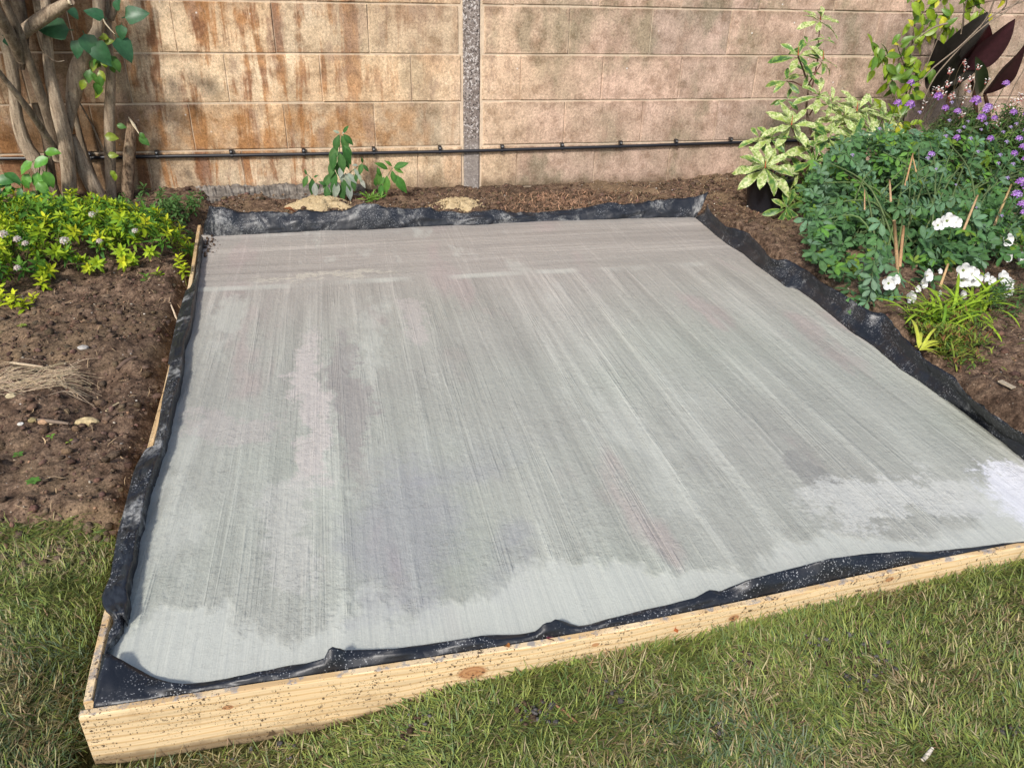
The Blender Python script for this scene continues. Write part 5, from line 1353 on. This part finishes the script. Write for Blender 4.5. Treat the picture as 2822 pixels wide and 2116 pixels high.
while nst < 3000:
    px = random.uniform(1735, 2400); py = random.uniform(285, 720)
    a, b = bush_top(px), bush_bot(px)
    if py < a or py > b: continue
    if px > 2040 and py < 440 and random.random() < .82: continue
    f = (py - a) / (b - a)
    Y = 3.10 - .98 * f + .20 * random.random() ** 1.2 + (.08 if px < 1800 else 0)
    p = Yp(px, py, Y + random.choice((0, 0, .10, .2, .3)))
    d = Vector((random.uniform(-1, 1), random.uniform(-1, .3), random.uniform(-.6, .5)))
    r = random.random(); k = random.randrange(6) if r < .62 else 6 + random.randrange(3) if r < .80 else 9 + random.randrange(3) if r < .95 else 12
    ms.append((k, mat4(p, d, (random.uniform(-.7, .7), random.uniform(-1.0, .2), 1), random.uniform(.6, 1.3), random.uniform(-.5, .5)))); nst += 1
# arching and drooping branches with leaves along them
z3 = Z(2322, 600, 4.424); z5 = Z(2000, 400, 2.691)
arch = [([(900, 480), (760, 330), (700, 210), (690, 140)], z5, 2.95), ([(1300, 300), (1200, 60), (1180, -60), (1200, -150)], z5, 3.05), ([(1500, 320), (1560, 80), (1600, -60), (1640, -120)], z5, 2.95), ([(1700, 500), (1800, 200), (1850, 20), (1880, -60)], z5, 2.8), ([(1900, 500), (2020, 250), (2100, 120), (2180, 60)], z5, 2.7), ([(950, 560), (760, 470), (670, 380), (620, 330)], z5, 2.85), ([(900, 700), (760, 620), (690, 560), (665, 480)], z5, 2.7), ([(480, 0), (370, 650), (355, 900), (240, 1180), (215, 1480)], z3, 2.05), ([(620, 500), (420, 560), (360, 700), (350, 1080), (400, 1120)], z3, 2.12), ([(700, 600), (640, 900), (300, 980), (150, 990)], z3, 2.1), ([(800, 1000), (650, 1060), (640, 1200), (560, 1280)], z3, 2.1), ([(800, 560), (795, 700), (790, 800), (780, 930)], z5, 2.6), ([(900, 500), (720, 640), (680, 740), (680, 860), (640, 960)], z5, 2.62), ([(950, 600), (850, 560), (760, 540), (700, 600)], z5, 2.7), ([(1100, 300), (950, 120), (880, 60), (840, 60)], z5, 2.9), ([(1200, 420), (1000, 480), (860, 500)], z5, 2.7), ([(1280, 380), (1450, 250), (1620, 180)], z5, 2.6), ([(1150, 700), (1200, 900), (1150, 800)], z5, 2.3), ([(1000, 900), (1090, 950), (1085, 1200), (1100, 1220)], z5, 2.15), ([(1900, 420), (1700, 380), (1500, 450), (1250, 470)], z5, 2.5)]
for pts, zf_, Y in arch:
    w = np.array([Yp(*zf_(*p), Y + .02 * i * 0) for i, p in enumerate(pts)])
    pstem(bp, w, .0022, .0012, (.14, .22, .09), M_soft)
    L = np.r_[0, np.cumsum(np.linalg.norm(np.diff(w, axis=0), axis=1))]
    s = .015; sd_ = 1
    while s < L[-1]:
        p = np.array([np.interp(s, L, w[:, i]) for i in range(3)]); q = np.array([np.interp(min(s + .01, L[-1]), L, w[:, i]) for i in range(3)])
        tn = Vector(q - p + np.array([1e-5, 0, 0])).normalized(); side = tn.cross(Vector((0, -1, .3))).normalized() * sd_
        ms.append((random.choice((9, 10, 11, 0, 1, 2, 9)), mat4(p, side + tn * .5, (0, -.6, 1), random.uniform(.75, 1.05), random.uniform(-.2, .2)))); sd_ *= -1; s += random.uniform(.018, .028)
place(bp, 'leaf', tl, ms, M_soft)
sk = []
for i in range(34):
    b = Vector((random.uniform(1.95, 2.45), random.uniform(2.35, 2.75), .12)); px = random.uniform(1760, 2300); f = random.uniform(.05, .6)
    py = bush_top(px) * (1 - f) + bush_bot(px) * f; t_ = Vector(Yp(px, py, 2.95 - .5 * f)); m_ = (b + t_) / 2 + Vector((0, 0, .10))
    link('stem', mesh('stem', tube([b, m_, t_], [.0042, .0035, .002], 6, tri((.13, .19, .07)), 5), M_soft), bp)
for (a, b, Y, w) in (((1250, 560), (1300, 1300), 2.22, .007), ((1320, 600), (1290, 900), 2.25, .006), ((1390, 60), (1330, 300), 2.75, .004), ((1385, 80), (1415, 210), 2.75, .003), ((1870, 370), (1760, 640), 2.45, .005), ((2120, 290), (1990, 600), 2.5, .005), ((1650, 880), (1590, 1050), 2.15, .005), ((1570, 1080), (1480, 1300), 2.12, .006), ((1215, 260), (1225, 420), 2.6, .0045), ((1030, 330), (1030, 480), 2.6, .003)):
    o = link('stem', mesh('stem', tube([Yp(*z5(*a), Y), Yp(*z5(*b), Y - .02)], [w * .8, w], 7, tri((.38, .25, .13)), 3), M_dry), bp); o['label'] = 'dry tan stem'

# ---------------- white bellflowers with lime straps
wb = thing('white_bellflower', (2.05, 2.2, .14), 'clump of strappy lime leaves with open white bell flowers below the blue-green bush', 'flowering plant')
def bell(seed):
    random.seed(seed); t = T(); nseg = 30; rings = 5; V = []; C = []
    for i in range(rings + 1):
        f = i / rings
        for k in range(nseg):
            a = 2 * math.pi * k / nseg; lobe = abs(math.cos(2.5 * a)) ** .6
            r = .003 + .020 * f ** .8 * (1 if i < 4 else (.78 + .27 * lobe)); z = .017 * f ** 1.4 * (1 - .15 * (f > .8))
            V.append((r * math.cos(a), r * math.sin(a), z + .0018 * math.sin(5 * a + i) * f)); C.append(np.array((.80, .80, .79)) * (1 - .1 * (f < .3)))
    F = [(i * nseg + k, i * nseg + (k + 1) % nseg, (i + 1) * nseg + (k + 1) % nseg, (i + 1) * nseg + k) for i in range(rings) for k in range(nseg)]
    F.append(tuple(range(nseg))[::-1])
    t.add(T(V, F, C)); t.add(tube([(0, 0, .002), (0, 0, .012)], [.0014, .0018], 6, (.55, .55, .25), 1))
    t.add(tube([(0, 0, -.010), (0, 0, .001)], [.0025, .0042], 6, (.16, .28, .05), 1))
    return t
bells = [mesh('flower', bell(900 + i), M_petal) for i in range(3)]
random.seed(91)
for (x, y, s) in ((1470, 640, 1.1), (1450, 765, 1.05), (1580, 750, 1.15), (1560, 690, 1), (1725, 720, .7), (1800, 770, .65), (1920, 740, 1.05), (1990, 800, .9), (1965, 890, 1.1), (1440, 940, .8), (1500, 1020, .85), (1010, 710, .9), (960, 800, .8), (905, 870, .5), (800, 975, .95), (560, 800, .95), (630, 760, .7), (1270, 40, 1.1), (1160, 95, .9), (1365, 70, .9), (1985, 270, 1.0), (1995, 480, .8), (2140, 490, .9), (1165, 920, .45), (1175, 655, .4)):
    s *= 1.05; Y = 2.10 if x > 1050 else 2.08
    if y < 500: Y = 2.30
    p = Yp(*z3(x, y), Y); ax = Vector((random.uniform(-.5, .5), -.9, random.uniform(.1, .7)))
    link('flower', random.choice(bells), wb, None, mat4(p, ax.cross(Vector((1, 0, .3))), ax, s))
    if x > 1050 and random.random() < .6: pstem(wb, [p + np.array([0, .01, 0]), p + np.array([random.uniform(-.03, .03), .03, -.07])], .0012, .0016, (.2, .3, .06), M_soft)
strap = [leaf(.16, .011, tri((.24, .34, .025)), None, 'strap', 8, .3, .9 + .2 * s, .02, 0, 920 + s) for s in range(4)] + [leaf(.14, .010, tri((.12, .22, .02)), None, 'strap', 8, .3, 1.2, .02, 0, 930 + s) for s in range(3)]
ms = []
for (cx_, cy_, k) in ((1000, 1230, 26), (1200, 1180, 36), (1400, 1130, 44), (1650, 1080, 36), (1150, 1330, 14), (1800, 900, 16)):
    c = G(*z3(cx_, cy_), .16)
    for i in range(k):
        a = random.uniform(0, 6.28)
        ms.append((random.choice((0, 1, 2, 3, 0, 1, 4, 5, 6)), mat4(c + np.array([random.gauss(0, .02), random.gauss(0, .025), -.01]), sph(a, random.uniform(.35, 1.3)), (0, 0, 1), random.uniform(.5, 1.0), random.uniform(-.3, .3))))
place(wb, 'leaf', strap, ms, M_soft)
# small yellow-green strap tuft right on the membrane edge
lt = thing('lime_strap_tuft', tuple(G(*z3(905, 1600), .16)), 'small tuft of arching yellow-green blades at the edge of the right membrane flap', 'plant')
ms = []; c = G(*z3(905, 1600), .15)
st2 = [leaf(.17, .012, (.46, .50, .06), (.55, .55, .12), 'strap', 9, .3, .9 + .3 * s, 0, 0, 940 + s) for s in range(3)]
for i, (a, e, s) in enumerate(((1.15, .7, 1), (.9, .6, .9), (.35, .55, 1.05), (.2, .35, .95), (.05, .45, .95), (-.1, .25, .85), (-.25, .3, .8), (.6, .9, .8), (.1, .8, .6), (-.4, .15, .5))):
    ms.append((i % 3, mat4(c + np.array([random.uniform(0, .02), random.uniform(-.01, .02), 0]), sph(a, e), (0, 0, 1), s * .85)))
place(lt, 'leaf', st2, ms, M_soft)
# fine ground cover around the straps
gc = [flat_leaf(.02, .004, tri(c), tri(c), .3, .3) for c in ((.16, .24, .03), (.22, .28, .04), (.09, .16, .03), (.2, .1, .04))]
tt = []
random.seed(95)
for i in range(4200):
    q = z3(random.gauss(1150, 270), random.gauss(1420, 130)); p = G(*q, .16)
    if p[0] < x_right(p[1]) + .10: continue
    z = float(gz(p[0], p[1])); tt.append((random.choice(gc), mat4((p[0], p[1], z + random.uniform(0, .035)), sph(random.uniform(0, 6.28), random.uniform(0, 1.3)), (0, 0, 1), random.uniform(.7, 1.6))))
o = link('ground_cover', mesh('ground_cover', join(tt), M_soft)); o['kind'] = 'stuff'
# low dull plant at the very right
lp = thing('grey_green_edge_plant', (2.2, 1.85, .14), 'low grey-green leafy plant on the soil at the right edge of the bed', 'plant')
ms = []
for i in range(170):
    px = random.uniform(2140, 2330); py = random.uniform(620, 800)
    if py > np.interp(px, [2140, 2180, 2212, 2330], [640, 740, 790, 800]): continue
    ms.append((random.randrange(6), mat4(Yp(px, py, 1.98 + random.uniform(-.06, .15)), (random.uniform(-1, 1), random.uniform(-1, 1), 0), (random.uniform(-.5, .5), -.4, 1), random.uniform(.5, .95))))
place(lp, 'leafy_shoot', whl, ms, M_soft)
# dried stems mess behind bellflowers
tt = []
for i in range(420):
    px = random.uniform(2090, 2300); py = random.uniform(520, 700); p = Vector(Yp(px, py, random.uniform(2.3, 2.6)))
    q = p + Vector((random.uniform(-.07, .07), random.uniform(-.05, .05), random.uniform(-.05, .05)))
    tt.append((tube([p, (p + q) / 2 + Vector((0, 0, random.uniform(-.01, .02))), q], [.0012, .0012, .0008], 3, random.choice(((.30, .24, .14), (.16, .17, .07), (.10, .13, .05), (.12, .07, .05))), 2), None))
o = link('wiry_undergrowth', mesh('wiry_undergrowth', join(tt), M_dry)); o['kind'] = 'stuff'

# ================================================================== SINGLE SMALL THINGS
def stone(px, py, size, col, label, z=.075, flat=.55, name='stone', cat='stone', rot=0, seed=1, ang=0):
    r = np.random.default_rng(seed)
    v = np.array(ico_v); f = [tuple(q) for q in ico_f]
    # one subdivision
    vv = [tuple(q) for q in v]; cache = {}; nf = []
    def midp(a, b):
        k = (min(a, b), max(a, b))
        if k not in cache:
            m_ = (np.array(vv[a]) + np.array(vv[b])) / 2; vv.append(tuple(m_ / np.linalg.norm(m_))); cache[k] = len(vv) - 1
        return cache[k]
    for a, b, c in f:
        ab, bc, ca_ = midp(a, b), midp(b, c), midp(c, a); nf += [(a, ab, ca_), (b, bc, ab), (c, ca_, bc), (ab, bc, ca_)]
    v = np.array(vv) * (1 + r.uniform(-.14, .14, (len(vv), 1))) * np.array([size[0], size[1], size[0] * flat])
    p = G(px, py, z); zz = float(gz(p[0], p[1])) if not in_slab(np.array([p[0]]), np.array([p[1]]))[0] else .09
    t = T(v, nf, np.tile(col, (len(v), 1)) * r.uniform(.8, 1.2, (len(v), 1)))
    o = link(name, mesh(name, t, M_stone, False)); o.location = (p[0], p[1], zz + size[0] * flat * .45); o.rotation_euler = (0, 0, ang)
    return props(o, label, cat)
stone(185, 905, (.030, .014), (.42, .33, .18), 'flat yellowish stone half sunk in the brown soil left of the slab', ang=-.1, seed=3)
stone(93, 913, (.012, .010), (.42, .26, .15), 'small rounded orange-brown stone on the soil left of the slab', seed=4)
stone(113, 911, (.009, .006), (.52, .42, .28), 'tiny cream stone beside the orange-brown one', seed=5)
stone(70, 910, (.011, .008), (.24, .19, .09), 'olive-brown pebble in a row with paler stones at left', seed=6)
stone(45, 918, (.008, .006), (.55, .53, .48), 'small whitish stone at the left end of a row of pebbles', seed=7)
stone(180, 758, (.018, .012), (.34, .32, .29), 'pale grey crumb of mortar on the soil below the golden shrub', seed=8, flat=.4)
stone(26, 862, (.014, .010), (.40, .33, .2), 'buff stone near the left edge of the picture', seed=9)
stone(140, 672 + 160, (.010, .006), (.22, .16, .11), 'brown soil-stained pebble among dry roots', seed=10)
stone(2015, 735, (.013, .010), (.30, .25, .18), 'grey-brown stone by the arching lime straps', z=.13, seed=11)
stone(2040, 720, (.012, .012), (.27, .22, .15), 'rounded brown stone right of the lime strap clump', z=.13, seed=12)
def stick(p0, p1, w, col, label, z=.085, name='twig', cat='twig'):
    a = G(*p0, z); b = G(*p1, z)
    for q in (a, b): q[2] = float(gz(q[0], q[1])) + w * .9
    m_ = (a + b) / 2; m_[2] = max(m_[2], float(gz(m_[0], m_[1])) + w)
    o = link(name, mesh(name, tube([a, m_, b], [w, w, w * .7], 6, col, 3, .2), M_dry)); return props(o, label, cat)
stick((22, 789), (92, 790), .004, (.42, .33, .22), 'straight pale stick lying above the heap of dry roots')
stick((75, 845 + 54), (150, 862 + 54), .005, (.17, .125, .09), 'dark weathered stick beside tiny seedlings on the soil')
stick((365, 642), (388, 690), .003, (.52, .42, .3), 'thin pale stalk leaning near the side board')
stick((225, 872), (252, 852), .003, (.5, .4, .24), 'short straw-coloured stalk on the soil')
stick((250, 790), (293, 768), .006, (.13, .085, .06), 'short dark root stub on the soil near the slab')
stick((1665, 1305 + 60), (1640, 1270 + 60), .002, (.42, .3, .16), 'dry stalk on the lawn by the front board', .07)
stick((1190, 1480), (1250, 1530), .0022, (.26, .13, .07), 'reddish brown stalk lying in the grass')
stick((1990, 1650), (2010, 1625), .0035, (.62, .55, .47), 'pale broken twig in the grass at lower right', .05)
stick((1680, 1500), (1650, 1515), .002, (.40, .30, .18), 'small curled straw on the lawn', .05)
# heap of dry roots
random.seed(101); tt = []
for i in range(330):
    px = random.uniform(-40, 150); py = 818 - (px - 60) * .05 + random.gauss(0, 13)
    p = Vector(G(px, py, .09)); p.z = float(gz(p.x, p.y)) + random.uniform(.002, .018)
    a = random.gauss(.15, .5); q = p + Vector((math.cos(a), math.sin(a), 0)) * random.uniform(.03, .09); q.z = float(gz(q.x, q.y)) + random.uniform(.002, .014)
    m_ = (p + q) / 2 + Vector((0, random.uniform(-.012, .012), random.uniform(0, .008)))
    tt.append((tube([p, m_, q], [.0006, .0007, .0004], 3, tri((.52, .40, .26)), 3), None))
o = link('dry_roots', mesh('dry_roots', join(tt), M_dry)); props(o, 'flat heap of straw-coloured dry roots on the soil at left', 'dry roots')
# offcut on right soil, fallen leaves, seedlings
p = G(2172, 1040 / S * S * .7837 + 0 if False else 838, .14)
t = box(-.011, .011, -.004, .004, 0, .003); t.v[:, 1] *= 5; t.c = np.tile((.33, .27, .19), (8, 1))
o = link('wood_chip', mesh('wood_chip', t, M_dry, False)); o.location = (p[0], p[1], float(gz(p[0], p[1])) + .008); o.rotation_euler = (.1, .1, .35); props(o, 'small rectangular wood chip on the soil beside the right membrane flap', 'wood chip')
def fallen(px, py, z, L, W, col, label, ang, Y=None, tilt=(0, 0, 1)):
    p = G(px, py, z) if Y is None else Yp(px, py, Y)
    o = link('fallen_leaf', mesh('fallen_leaf', leaf(L, W, col, None, 'ovate', 7, .5, .9, .08, 0, int(px)), M_soft)); o.matrix_basis = mat4(p, (math.cos(ang), math.sin(ang), 0), tilt)
    return props(o, label, 'leaf')
fallen(1180, 1378, .100, .028, .017, (.13, .03, .045), 'crumpled dark red leaf on top of the front board', -.1)
fallen(1100, 1398, .101, .018, .009, (.42, .17, .05), 'curled orange-brown leaf on the board left of the dark red one', 1.9)
fallen(1455, 1361, 0, .022, .013, (.50, .15, .05), 'orange leaf caught against the front face of the board', .4, Y=float(y_front(.56)) - .006, tilt=(0, -1, .4))
fallen(612, 452, .12, .07, .035, (.30, .11, .045), 'rust-brown curled leaf behind the back membrane flap', .1)
fallen(178, 695, .09, .030, .018, (.40, .27, .16), 'tan papery leaf on the soil left of the slab', .9)
fallen(208, 670, .09, .028, .012, (.33, .27, .18), 'grey-beige dead leaf standing in the soil', 1.3)
fallen(760, 0 + 990, .0, .001, .001, (.2, .15, .1), 'x', 0) if False else None
random.seed(111)
def seedling(px, py, label, n=4, s=1.0, col=(.09, .20, .035)):
    p = G(px, py, .08); z = float(gz(p[0], p[1])); r = thing('seedling', (p[0], p[1], z), label, 'seedling', 'seedlings on the bare soil')
    for i in range(n):
        link('leaf', mesh('leaf', leaf(.010 * s, .008 * s, tri(col), None, 'ovate', 4, .1, .4, 0, .002, i), M_leaf), r, None, mat4((p[0], p[1], z + .008), sph(i * 6.28 / n + 1, .25), (0, 0, 1)))
    pstem(r, [(p[0], p[1], z - .004), (p[0], p[1], z + .009)], .0009, .0009, (.2, .3, .08), M_soft)
seedling(36, 972, 'round-leaved green seedling nearest the left edge of the soil', 4, 1.3)
seedling(72, 1040, 'bright green seedling nearest the lawn on the bare soil', 6, 1.5)
seedling(112, 948, 'pair-leaved seedling beside the dark weathered stick', 3, 1.0, (.14, .34, .04))
seedling(150, 955, 'smallest light green seedling right of the weathered stick', 2, .9, (.25, .32, .05))
seedling(50, 710, 'yellowish seedling below the golden shrub at left', 5, 1.4, (.22, .28, .05))
